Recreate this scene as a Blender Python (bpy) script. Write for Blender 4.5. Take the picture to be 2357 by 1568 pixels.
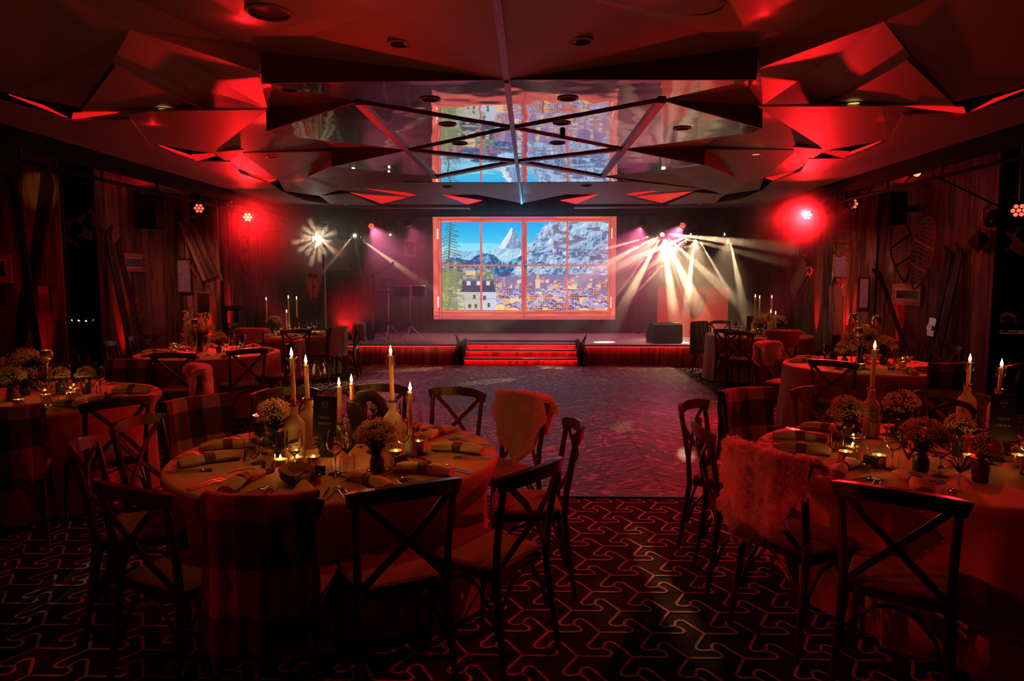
import bpy, bmesh, math, random
import numpy as np
from mathutils import Vector, Matrix

random.seed(7)
rng = np.random.default_rng(7)
SC = bpy.context.scene
for _o in list(bpy.data.objects):
    bpy.data.objects.remove(_o)
COL = SC.collection
PI = math.pi

# ------------------------------------------------------------------ camera
FPX = 1590.0                       # focal length in pixels of the 2357 px wide frame
CAM = Vector((0.2, 0.0, 1.71))
YAW, PITCH = math.radians(1.57), math.radians(5.17)
cd = bpy.data.cameras.new('camera')
cd.sensor_width = 36.0
cd.lens = FPX / 2357.0 * 36.0
cd.clip_end = 100
cam = bpy.data.objects.new('camera', cd)
COL.objects.link(cam)
cam.location = CAM
cam.rotation_euler = (PI / 2 - PITCH, 0, YAW)
SC.camera = cam
_R = cam.rotation_euler.to_matrix()
def ray(px, py):
    return _R @ Vector(((px - 1178.5) / FPX, -(py - 784.0) / FPX, -1.0))
def at(px, py, z=0.0):
    """Point of the world at height z that the photograph shows at px, py."""
    d = ray(px, py)
    return CAM + d * ((z - CAM.z) / d.z)
def aty(px, py, Y):
    """Point at depth Y."""
    d = ray(px, py)
    return CAM + d * ((Y - CAM.y) / d.y)
def atx(px, py, X):
    d = ray(px, py)
    return CAM + d * ((X - CAM.x) / d.x)

# ------------------------------------------------------------------ world, exposure
w = bpy.data.worlds.new('world')
SC.world = w
w.use_nodes = True
w.node_tree.nodes['Background'].inputs[0].default_value = (0.05, 0.0015, 0.002, 1)
w.node_tree.nodes['Background'].inputs[1].default_value = 0.05
SC.view_settings.view_transform = 'Standard'
SC.view_settings.look = 'None'
SC.view_settings.gamma = 1.0
SC.view_settings.use_curve_mapping = False
SC.view_settings.exposure = 0.0
SC.cycles.use_denoising = True
SC.cycles.use_adaptive_sampling = True
SC.cycles.adaptive_threshold = 0.04
SC.cycles.max_bounces = 6
SC.cycles.diffuse_bounces = 3
SC.cycles.glossy_bounces = 3
SC.cycles.transmission_bounces = 6
SC.cycles.volume_bounces = 0
SC.cycles.sample_clamp_indirect = 3.0
SC.cycles.caustics_reflective = False
SC.cycles.caustics_refractive = False

RED = (1.0, 0.008, 0.012)
AMB = (1.0, 0.32, 0.055)
WARM = (1.0, 0.66, 0.35)
def spot(name, loc, target, power, angle, color, blend=0.3, radius=0.03):
    l = bpy.data.lights.new(name, 'SPOT')
    l.energy, l.spot_size, l.spot_blend, l.color, l.shadow_soft_size = power, math.radians(angle), blend, color, radius
    o = bpy.data.objects.new(name, l)
    COL.objects.link(o)
    o.location = loc
    o.rotation_euler = (Vector(target) - Vector(loc)).to_track_quat('-Z', 'Y').to_euler()
    return o
def point(name, loc, power, color, radius=0.02):
    l = bpy.data.lights.new(name, 'POINT')
    l.energy, l.color, l.shadow_soft_size = power, color, radius
    o = bpy.data.objects.new(name, l)
    COL.objects.link(o)
    o.location = loc
    return o
def area(name, loc, target, power, sx, sy, color, spread=180):
    l = bpy.data.lights.new(name, 'AREA')
    l.shape = 'RECTANGLE'
    l.energy, l.size, l.size_y, l.color, l.spread = power, sx, sy, color, math.radians(spread)
    o = bpy.data.objects.new(name, l)
    COL.objects.link(o)
    o.location = loc
    o.rotation_euler = (Vector(target) - Vector(loc)).to_track_quat('-Z', 'Y').to_euler()
    return o

# red wash cans on the two lighting rails (their housings are built further down)
spot('rail_or_fill_light', aty(570, 500, 12.9) + Vector((0.1, -0.2, 0)), (-0.8, 4.2, 0.6), 900, 62, RED, 0.8, 0.06)
spot('rail_or_fill_light', aty(1858, 495, 12.2) + Vector((-0.1, -0.2, 0)), (0.9, 4.0, 0.6), 1200, 66, RED, 0.8, 0.06)
spot('rail_or_fill_light', aty(458, 480, 11.4) + Vector((0.1, -0.2, 0)), (-2.2, 6.5, 0.6), 260, 60, RED, 0.8, 0.06)
spot('rail_or_fill_light', aty(1963, 470, 11.4) + Vector((-0.1, -0.2, 0)), (2.6, 6.5, 0.6), 420, 60, RED, 0.8, 0.06)
spot('rail_or_fill_light', aty(2345, 485, 8.6) + Vector((-0.15, -0.15, 0)), (3.0, 4.2, 0.6), 60, 60, RED, 0.8, 0.06)
# dimmed amber downlights above the tables
TABLES = {'T1': (-0.85, 3.68), 'T2': (-3.95, 8.75), 'T3': (-3.95, 11.75), 'T4': (-3.72, 5.35),
          'T5': (2.33, 3.70), 'T6': (3.90, 7.65), 'T7': (4.05, 11.75), 'T8': (8.3, 12.3)}
for k, e in (('T1', 26.0), ('T2', 30), ('T3', 24), ('T4', 9), ('T5', 6), ('T6', 16), ('T7', 18), ('T8', 16)):
    x, y = TABLES[k]
    spot('table_downlight', (x, y, 3.22), (x, y, 0.76), e, 60, AMB, 0.9, 0.05)
# the moving heads' narrow beams: (lens, aim points, power, cone)
HEADS = {'h1': aty(1525, 537, 15.0), 'h2': aty(1600, 537, 15.0), 'h3': aty(1677, 537, 15.0),
         'h4': aty(815, 540, 15.0), 'h5': aty(900, 540, 15.0), 'h6': aty(733, 548, 15.0)}
BEAM_K = 950.0
def beam(h, aim, power, ang=1.7, blend=0.25):
    loc = HEADS[h]
    d = (Vector(aim) - loc).normalized()
    spot('moving_head_beam', loc + d * 0.14, aim, power * BEAM_K, ang, WARM, blend, 0.012)

# added red fill: unseen spots on both sides of the camera
spot('rail_or_fill_light', (-5.0, 0.3, 3.0), (0.3, 3.4, 0.6), 34, 80, RED, 0.9, 0.1)
spot('rail_or_fill_light', (5.0, 0.3, 3.0), (1.6, 3.2, 0.6), 6, 80, RED, 0.9, 0.1)
# stage floor cans thrown out over the room (they rake the folded ceiling from the stage)
spot('floor_can_light', (-3.6, 13.7, 0.62), (-0.2, 4.6, 3.4), 420, 26, RED, 0.9, 0.05)
spot('floor_can_light', (3.65, 13.7, 0.62), (0.4, 4.6, 3.4), 340, 26, RED, 0.9, 0.05)
# added lamps: violet wash on stage and dance floor, red-violet on side soffits
VIO = (0.90, 0.12, 0.26)
WASH = [((-2.42, 14.95, 2.82), (-1.2, 15.2, 0.5), 80, 130, VIO), ((2.55, 14.95, 2.82), (1.9, 15.2, 0.5), 220, 130, VIO),
        ((-3.24, 14.95, 2.82), (-0.8, 10.5, 0.0), 300, 46, (0.80, 0.15, 0.30)), ((3.42, 14.95, 2.82), (0.8, 10.5, 0.0), 340, 46, (0.85, 0.14, 0.28))]
for p_, t_, e_, c_, k_ in WASH:
    spot('added_violet_wash', Vector(p_) + (Vector(t_) - Vector(p_)).normalized() * .03, t_, e_, c_, k_, 0.9, 0.03)
spot('added_soffit_wash', (-4.6, 13.7, 0.6), (-5.0, 9.5, 3.27), 110, 34, (1.0, 0.03, 0.08), 0.9, 0.02)
spot('added_soffit_wash', (4.6, 13.7, 0.6), (5.0, 9.5, 3.27), 90, 34, (1.0, 0.03, 0.08), 0.9, 0.02)
spot('added_screen_top_light', (0, 15.95, 3.24), (0, 14.4, 3.4), 22, 130, (0.05, 0.55, 1.0), 0.9, 0.02)  # added blue lamp that tints the ceiling above the screen
# spill of the two red cans that glare into the haze
spot('can_spill', aty(1858, 495, 12.2) + Vector((-.12, -.2, 0)), (1.6, 3.0, 0.2), 170, 120, RED, 0.9, 0.03)
spot('can_spill', aty(570, 500, 12.9) + Vector((.1, -.2, 0)), (-1.6, 3.0, 0.2), 40, 120, RED, 0.9, 0.03)
spot('rail_or_fill_light', (4.95, 6.4, 2.9), (0.9, 3.6, 0.0), 320, 46, (1.0, .015, .03), 0.9, 0.012)  # this and the next: added red fill on the aisle, no housings
spot('rail_or_fill_light', (-4.95, 7.6, 2.9), (0.6, 4.6, 0.0), 140, 40, (1.0, .015, .03), 0.9, 0.012)
# long warm gobo streak on the carpet of the aisle
for px, py, e, c in ((1470, 1235, 1500, .8), (1500, 1300, 2600, 1.0), (1545, 1385, 2300, .9), (1585, 1450, 1500, .8), (1400, 1400, 800, .8), (1690, 1230, 900, .9)):
    spot('gobo_streak', (0.45, 14.9, 3.0), at(px, py, 0), e * 1.5, c, (1.0, 0.38, 0.12), 0.6, 0.01)
# added spots without housings: warm and red accents on the two wooden pillars
spot('added_pillar_spot', (-4.4, 9.6, 2.9), (-5.6, 12.0, 1.5), 70, 40, (1, .26, .20), 0.8, 0.012)
spot('added_pillar_spot', (4.6, 9.6, 2.9), (5.8, 12.0, 1.6), 70, 40, (1, .24, .20), 0.8, 0.012)
spot('added_wall_spot', (-4.6, 10.6, 2.9), (-6.0, 10.9, 1.6), 9, 60, RED, 0.9, 0.012)  # added red fill on the plank walls, no lamp built
spot('added_wall_spot', (4.6, 9.6, 2.9), (6.1, 10.4, 1.7), 9, 60, RED, 0.9, 0.012)
spot('added_wall_spot', (-4.5, 6.4, 2.9), (-5.8, 8.0, 1.7), 18, 50, RED, 0.9, 0.05)

# added spots: red to brighten sheepskins and a plaid, dim amber on the cloth flags
for p_, t_, e_, c_ in (((-4.95, 2.4, 2.9), (1.33, 3.05, .76), 300, 8), ((4.95, 2.4, 2.9), (.20, 4.65, .74), 260, 7), ((-4.95, 9.6, 2.9), (3.0, 8.4, .72), 900, 6),
                       ((4.95, 7.0, 2.9), (-2.88, 6.1, .74), 900, 5.5), ((-4.95, .8, 2.9), (-.80, 2.30, .60), 70, 12), ((-4.95, 8.6, 2.9), (-3.9, 10.6, .8), 40, 14), ((4.95, 8.8, 2.9), (4.2, 10.5, .8), 40, 14)):
    spot('added_pin_spot', p_, t_, e_, c_, (1.0, .035, .03), 0.6, 0.012)
spot('added_flag_spot', (-4.95, 6.6, 2.9), (-6.2, 9.7, 2.55), 22, 20, AMB, 0.8, 0.012)
spot('added_flag_spot', (4.95, 6.4, 2.9), (6.5, 9.2, 2.5), 10, 20, AMB, 0.8, 0.012)

# ------------------------------------------------------------------ materials
def new_mat(name):
    m = bpy.data.materials.new(name)
    m.use_nodes = True
    nt = m.node_tree
    return m, nt, nt.nodes['Principled BSDF'], nt.nodes, nt.links
def mat(name, col, rough=0.6, metal=0.0, var=0.25, scale=8.0, stretch=(1, 1, 1), bump=0.0, bscale=None,
        emit=None, es=1.0, trans=0.0, ior=1.45, sheen=0.0, coat=0.0, spec=0.5, sss=0.0):
    m, nt, b, N, L = new_mat(name)
    tc = N.new('ShaderNodeTexCoord')
    mp = N.new('ShaderNodeMapping')
    mp.inputs['Scale'].default_value = stretch
    L.new(tc.outputs['Object'], mp.inputs['Vector'])
    nz = N.new('ShaderNodeTexNoise')
    nz.inputs['Scale'].default_value = scale
    nz.inputs['Detail'].default_value = 4
    L.new(mp.outputs[0], nz.inputs['Vector'])
    if var > 0:
        mx = N.new('ShaderNodeMix'); mx.data_type = 'RGBA'
        mx.inputs['A'].default_value = (*[c * (1 - var) for c in col], 1)
        mx.inputs['B'].default_value = (*[min(1, c * (1 + var)) for c in col], 1)
        L.new(nz.outputs['Fac'], mx.inputs['Factor'])
        L.new(mx.outputs['Result'], b.inputs['Base Color'])
    else:
        b.inputs['Base Color'].default_value = (*col, 1)
    b.inputs['Roughness'].default_value = rough
    b.inputs['Metallic'].default_value = metal
    b.inputs['IOR'].default_value = ior
    b.inputs['Specular IOR Level'].default_value = spec
    b.inputs['Transmission Weight'].default_value = trans
    b.inputs['Sheen Weight'].default_value = sheen
    b.inputs['Coat Weight'].default_value = coat
    if sss:
        b.inputs['Subsurface Weight'].default_value = sss
        b.inputs['Subsurface Radius'].default_value = (0.06, 0.03, 0.012)
    if emit:
        b.inputs['Emission Color'].default_value = (*emit, 1)
        b.inputs['Emission Strength'].default_value = es
    if bump:
        bz = nz
        if bscale:
            bz = N.new('ShaderNodeTexNoise'); bz.inputs['Scale'].default_value = bscale; bz.inputs['Detail'].default_value = 3
            L.new(mp.outputs[0], bz.inputs['Vector'])
        bp = N.new('ShaderNodeBump'); bp.inputs['Strength'].default_value = bump; bp.inputs['Distance'].default_value = 0.01
        L.new(bz.outputs['Fac'], bp.inputs['Height'])
        L.new(bp.outputs[0], b.inputs['Normal'])
    return m

def wood(name, dark, light, along='z', scale=1.0, rough=0.55, bands=9.0, rings=False, spec=0.4):
    """Long grain along one axis, offset per object; rings=True draws the cathedral contour lines of brushed oak."""
    m, nt, b, N, L = new_mat(name)
    tc = N.new('ShaderNodeTexCoord')
    oi = N.new('ShaderNodeObjectInfo')
    add = N.new('ShaderNodeVectorMath'); add.operation = 'ADD'
    mul = N.new('ShaderNodeVectorMath'); mul.operation = 'SCALE'; mul.inputs['Scale'].default_value = 37.0
    cmb = N.new('ShaderNodeCombineXYZ')
    for i in range(3):
        L.new(oi.outputs['Random'], cmb.inputs[i])
    L.new(cmb.outputs[0], mul.inputs[0])
    L.new(tc.outputs['Object'], add.inputs[0]); L.new(mul.outputs[0], add.inputs[1])
    mp = N.new('ShaderNodeMapping')
    s = [6 * scale] * 3
    s['xyz'.index(along)] = 0.7 * scale if not rings else 2.4 * scale
    mp.inputs['Scale'].default_value = s
    L.new(add.outputs[0], mp.inputs['Vector'])
    n1 = N.new('ShaderNodeTexNoise'); n1.inputs['Scale'].default_value = 1.0; n1.inputs['Detail'].default_value = 2 if rings else 5
    n1.inputs['Roughness'].default_value = 0.45
    L.new(mp.outputs[0], n1.inputs['Vector'])
    ml = N.new('ShaderNodeMath'); ml.operation = 'MULTIPLY'; ml.inputs[1].default_value = bands * (6.2832 if rings else 3)
    L.new(n1.outputs['Fac'], ml.inputs[0])
    sn = N.new('ShaderNodeMath'); sn.operation = 'SINE'; L.new(ml.outputs[0], sn.inputs[0])
    rp = N.new('ShaderNodeValToRGB')
    e = rp.color_ramp.elements
    if rings:
        e[0].position, e[0].color = 0.76, (*dark, 1)
        e[1].position, e[1].color = 0.96, (*light, 1)
    else:
        e[0].position, e[0].color = 0.05, (*dark, 1)
        e[1].position, e[1].color = 0.95, (*light, 1)
    mr = N.new('ShaderNodeMath'); mr.operation = 'MULTIPLY_ADD'; mr.inputs[1].default_value = 0.5; mr.inputs[2].default_value = 0.5
    L.new(sn.outputs[0], mr.inputs[0]); L.new(mr.outputs[0], rp.inputs[0])
    hv = N.new('ShaderNodeMapRange'); hv.inputs[3].default_value = 0.6; hv.inputs[4].default_value = 1.35
    L.new(oi.outputs['Random'], hv.inputs[0])
    mx = N.new('ShaderNodeVectorMath'); mx.operation = 'SCALE'
    L.new(rp.outputs[0], mx.inputs[0]); L.new(hv.outputs[0], mx.inputs['Scale'])
    L.new(mx.outputs[0], b.inputs['Base Color'])
    b.inputs['Roughness'].default_value = rough
    b.inputs['Specular IOR Level'].default_value = spec
    bp = N.new('ShaderNodeBump'); bp.inputs['Strength'].default_value = 0.35; bp.inputs['Distance'].default_value = 0.004
    L.new(mr.outputs[0], bp.inputs['Height']); L.new(bp.outputs[0], b.inputs['Normal'])
    return m

def emis(name, col, s):
    m, nt, b, N, L = new_mat(name)
    b.inputs['Base Color'].default_value = (*[c * 0.3 for c in col], 1)
    b.inputs['Emission Color'].default_value = (*col, 1)
    b.inputs['Emission Strength'].default_value = s
    return m

M = {}
M['carpet'] = mat('carpet', (0.023, 0.014, 0.016), 0.95, var=0.5, scale=60, bump=0.5, bscale=400, spec=0.1)
M['carpet_line'] = mat('carpet_line', (0.62, 0.48, 0.46), 0.95, var=0.45, scale=260, bump=0.6, bscale=500, spec=0.1)
M['oak'] = wood('brushed_oak', (0.075, 0.045, 0.045), (0.50, 0.40, 0.40), 'x', 1.0, 0.50, 7.0, True, 0.3)
M['wall_plank'] = wood('reclaimed_plank', (0.05, 0.028, 0.02), (0.20, 0.12, 0.085), 'z', 1.2, 0.7, 5)
M['dark_plank'] = wood('dark_plank', (0.026, 0.011, 0.009), (0.085, 0.038, 0.028), 'z', 1.2, 0.6, 5)
M['pillar_plank'] = wood('weathered_plank', (0.12, 0.075, 0.05), (0.46, 0.30, 0.19), 'z', 1.0, 0.75, 6)
M['stage_plank'] = wood('stage_plank', (0.07, 0.04, 0.03), (0.20, 0.12, 0.09), 'z', 1.4, 0.5, 5)
M['deck'] = mat('stage_deck', (0.50, 0.40, 0.41), 0.45, var=0.15, scale=20, bump=0.1)
M['ceiling'] = mat('ceiling_panel', (0.34, 0.29, 0.285), 0.55, var=0.05, scale=3, spec=0.3)
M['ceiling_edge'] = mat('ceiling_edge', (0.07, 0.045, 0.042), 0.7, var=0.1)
M['ceiling_dark'] = mat('ceiling_void', (0.05, 0.045, 0.045), 0.8, var=0.1)
M['joint'] = mat('joint_strip', (0.34, 0.17, 0.24), 0.45, 0.6, var=0.6, scale=180, bump=0.4)
M['black'] = mat('black_metal', (0.012, 0.012, 0.013), 0.4, 0.3, var=0.2)
M['matte_black'] = mat('matte_black', (0.008, 0.008, 0.009), 0.85, var=0.2, spec=0.15)
M['grille'] = mat('speaker_grille', (0.010, 0.010, 0.011), 0.6, 0.4, var=0.6, scale=300, bump=0.6)
M['chair_wood'] = wood('chair_wood', (0.045, 0.018, 0.010), (0.12, 0.05, 0.026), 'z', 2.0, 0.28, 4, spec=0.6)
M['burlap'] = mat('burlap', (0.34, 0.22, 0.13), 0.9, var=0.45, scale=160, bump=0.8, bscale=260, sheen=0.2)
M['cloth'] = mat('table_linen', (0.58, 0.32, 0.13), 0.85, var=0.08, scale=5, bump=0.12, bscale=320, sheen=0.3)
M['napkin'] = mat('napkin_linen', (0.66, 0.50, 0.33), 0.85, var=0.1, scale=14, bump=0.3, bscale=220, sheen=0.2)
M['leather'] = mat('brown_leather', (0.17, 0.075, 0.035), 0.55, var=0.35, scale=50, bump=0.3)
M['steel'] = mat('polished_steel', (0.72, 0.70, 0.68), 0.14, 1.0, var=0.05)
M['glass'] = mat('clear_glass', (1, 1, 1), 0.0, var=0, trans=1.0, ior=1.45)
M['mercury'] = mat('amber_glass', (0.75, 0.52, 0.22), 0.12, 0.75, var=0.4, scale=60, bump=0.25)
M['wax'] = mat('candle_wax', (0.90, 0.62, 0.32), 0.5, var=0.08, sss=0.6)
M['wax_lit'] = mat('tealight_wax', (0.85, 0.60, 0.30), 0.5, var=0.08)
M['flame'] = emis('candle_flame', (1.0, 0.56, 0.16), 14.0)
M['stone'] = mat('stoneware', (0.60, 0.44, 0.30), 0.6, var=0.18, scale=30, bump=0.2, bscale=120)
M['stone_dark'] = mat('grey_stoneware', (0.26, 0.21, 0.17), 0.6, var=0.25, scale=30, bump=0.2, bscale=120)
M['vase'] = mat('dark_vase', (0.06, 0.04, 0.03), 0.35, var=0.3)
M['blossom'] = mat('gypsophila_blossom', (0.78, 0.62, 0.42), 0.8, var=0.25, scale=40)
M['leaf'] = mat('dark_leaf', (0.035, 0.06, 0.02), 0.45, var=0.5, scale=25)
M['moss'] = mat('moss_bark', (0.045, 0.032, 0.018), 0.95, var=0.8, scale=30, bump=1.0, bscale=60)
M['cutwood'] = mat('cut_wood', (0.58, 0.36, 0.17), 0.7, var=0.3, scale=25, stretch=(1, 1, 6))
M['card'] = mat('dark_card', (0.020, 0.012, 0.012), 0.65, var=0.2)
M['print'] = mat('card_print', (0.62, 0.46, 0.38), 0.6, var=0.0)
M['white_card'] = mat('white_card', (0.70, 0.62, 0.52), 0.7, var=0.05)
M['bread'] = mat('bread', (0.50, 0.27, 0.10), 0.85, var=0.5, scale=35, bump=0.7, bscale=50)
M['fleece'] = mat('fleece', (0.95, 0.82, 0.74), 0.95, var=0.15, scale=20, sheen=0.5)
def fleece_mat():
    m, nt, b, N, L = new_mat('fleece')
    df = N.new('ShaderNodeBsdfDiffuse'); tr = N.new('ShaderNodeBsdfTranslucent'); mx = N.new('ShaderNodeMixShader')
    nz = N.new('ShaderNodeTexNoise'); nz.inputs['Scale'].default_value = 14
    tc = N.new('ShaderNodeTexCoord'); L.new(tc.outputs['Object'], nz.inputs['Vector'])
    rp = N.new('ShaderNodeValToRGB'); rp.color_ramp.elements[0].color = (.80, .66, .58, 1); rp.color_ramp.elements[1].color = (1, .90, .84, 1)
    L.new(nz.outputs['Fac'], rp.inputs[0])
    for n_ in (df, tr): L.new(rp.outputs[0], n_.inputs['Color'])
    mx.inputs[0].default_value = .45
    L.new(df.outputs[0], mx.inputs[1]); L.new(tr.outputs[0], mx.inputs[2])
    L.new(mx.outputs[0], N['Material Output'].inputs['Surface'])
    return m
M['fleece'] = fleece_mat()
M['ski'] = mat('ski_lacquer', (0.02, 0.012, 0.010), 0.6, var=0.4, scale=6, spec=0.2)
M['ski_light'] = wood('ski_ash', (0.34, 0.20, 0.09), (0.60, 0.38, 0.18), 'z', 2.0, 0.4, 5)
M['frame_wood'] = wood('frame_wood', (0.20, 0.11, 0.06), (0.42, 0.26, 0.14), 'x', 2.0, 0.55, 5)
M['frame_dark'] = mat('frame_dark', (0.05, 0.028, 0.02), 0.5, var=0.3)
M['mount'] = mat('picture_mount', (0.66, 0.55, 0.42), 0.8, var=0.05)
M['photo_blue'] = mat('snow_picture', (0.55, 0.50, 0.78), 0.35, var=0.55, scale=14, stretch=(1, 1, 1))
M['photo_dark'] = mat('old_picture', (0.06, 0.045, 0.035), 0.35, var=0.9, scale=12)
M['rawhide'] = mat('rawhide', (0.30, 0.14, 0.07), 0.7, var=0.3)
M['rope'] = mat('rope', (0.42, 0.28, 0.17), 0.85, var=0.3, scale=80)
M['flag_cloth'] = mat('flag_cloth', (0.52, 0.26, 0.13), 0.9, var=0.15)
M['led_red'] = emis('red_led', (1.0, 0.012, 0.012), 2.6)
M['cove_glow'] = emis('red_cove_glow', (1.0, 0.010, 0.012), 0.75)  # emission standing in for light on the cove faces
M['led_hot'] = emis('led_lens', (1.0, 0.20, 0.07), 5.0)
M['led_dim'] = emis('led_lens_dim', (1.0, 0.10, 0.05), 2.2)
M['head_lens'] = emis('head_lens', (1.0, 0.80, 0.45), 22.0)
M['head_star'] = emis('head_lens_bright', (1.0, 0.90, 0.68), 60.0)
M['amber_lamp'] = emis('amber_lamp', (1.0, 0.55, 0.16), 1.0)
M['fairy'] = emis('fairy_lamp', (1.0, 0.56, 0.16), 9.0)
M['sign_red'] = emis('backlit_panel', (1.0, 0.02, 0.03), 0.30)
M['sign_dark'] = mat('sign_print', (0.10, 0.03, 0.03), 0.6, var=0.1)
M['steel_dull'] = mat('stand_steel', (0.45, 0.42, 0.40), 0.3, 1.0, var=0.1)
M['drum_shell'] = mat('drum_shell', (0.03, 0.022, 0.022), 0.3, 0.2, var=0.2)
M['drum_head'] = mat('drum_head', (0.5, 0.45, 0.42), 0.5, var=0.1)
M['white_cloth'] = mat('pale_throw', (0.66, 0.60, 0.58), 0.9, var=0.12, scale=10, bump=0.2, bscale=150)
M['bottle_dark'] = mat('dark_bottle', (0.02, 0.012, 0.01), 0.12, var=0.1, coat=0.5)

def mirror_mat():
    m, nt, b, N, L = new_mat('stretched_mirror')
    b.inputs['Base Color'].default_value = (0.70, 0.70, 0.73, 1)
    b.inputs['Metallic'].default_value = 1.0
    b.inputs['Roughness'].default_value = 0.035
    tc = N.new('ShaderNodeTexCoord')
    nz = N.new('ShaderNodeTexNoise'); nz.inputs['Scale'].default_value = 2.2; nz.inputs['Detail'].default_value = 1.2
    bp = N.new('ShaderNodeBump'); bp.inputs['Strength'].default_value = 0.28; bp.inputs['Distance'].default_value = 0.022
    L.new(tc.outputs['Object'], nz.inputs['Vector']); L.new(nz.outputs['Fac'], bp.inputs['Height']); L.new(bp.outputs[0], b.inputs['Normal'])
    return m
M['mirror'] = mirror_mat()

def plaid_mat(name, c0, c1, c2, px, pz):
    """Woven check: one set of bands across (object x) and one down (object z)."""
    m, nt, b, N, L = new_mat(name)
    tc = N.new('ShaderNodeTexCoord'); sp = N.new('ShaderNodeSeparateXYZ')
    L.new(tc.outputs['Object'], sp.inputs[0])
    def band(out, period, off):
        a = N.new('ShaderNodeMath'); a.operation = 'MULTIPLY_ADD'; a.inputs[1].default_value = 1 / period; a.inputs[2].default_value = off
        L.new(out, a.inputs[0])
        f = N.new('ShaderNodeMath'); f.operation = 'FRACT'; L.new(a.outputs[0], f.inputs[0])
        r = N.new('ShaderNodeValToRGB'); r.color_ramp.interpolation = 'CONSTANT'
        e = r.color_ramp.elements
        e[0].position, e[0].color = 0.0, (0, 0, 0, 1)
        e[1].position, e[1].color = 0.5, (1, 1, 1, 1)
        L.new(f.outputs[0], r.inputs[0])
        return r.outputs[0]
    bx, bz = band(sp.outputs[0], px, 0.25), band(sp.outputs[2], pz, 0.15)
    ad = N.new('ShaderNodeMath'); ad.operation = 'ADD'; L.new(bx, ad.inputs[0]); L.new(bz, ad.inputs[1])
    hf = N.new('ShaderNodeMath'); hf.operation = 'MULTIPLY'; hf.inputs[1].default_value = 0.5; L.new(ad.outputs[0], hf.inputs[0])
    rp = N.new('ShaderNodeValToRGB'); rp.color_ramp.interpolation = 'CONSTANT'
    e = rp.color_ramp.elements
    e[0].position, e[0].color = 0.0, (*c0, 1)
    e[1].position, e[1].color = 0.8, (*c2, 1)
    x = e.new(0.3); x.color = (*c1, 1)
    L.new(hf.outputs[0], rp.inputs[0]); L.new(rp.outputs[0], b.inputs['Base Color'])
    b.inputs['Roughness'].default_value = 0.95
    b.inputs['Sheen Weight'].default_value = 0.25
    nz = N.new('ShaderNodeTexNoise'); nz.inputs['Scale'].default_value = 350
    bp = N.new('ShaderNodeBump'); bp.inputs['Strength'].default_value = 0.5; bp.inputs['Distance'].default_value = 0.004
    L.new(tc.outputs['Object'], nz.inputs['Vector']); L.new(nz.outputs['Fac'], bp.inputs['Height']); L.new(bp.outputs[0], b.inputs['Normal'])
    return m
M['plaid'] = plaid_mat('plaid_wool', (0.020, 0.012, 0.012), (0.12, 0.035, 0.03), (0.40, 0.20, 0.16), 0.22, 0.36)
M['stripe'] = plaid_mat('striped_wool', (0.05, 0.06, 0.05), (0.28, 0.24, 0.20), (0.5, 0.45, 0.40), 0.10, 3.0)

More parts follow.
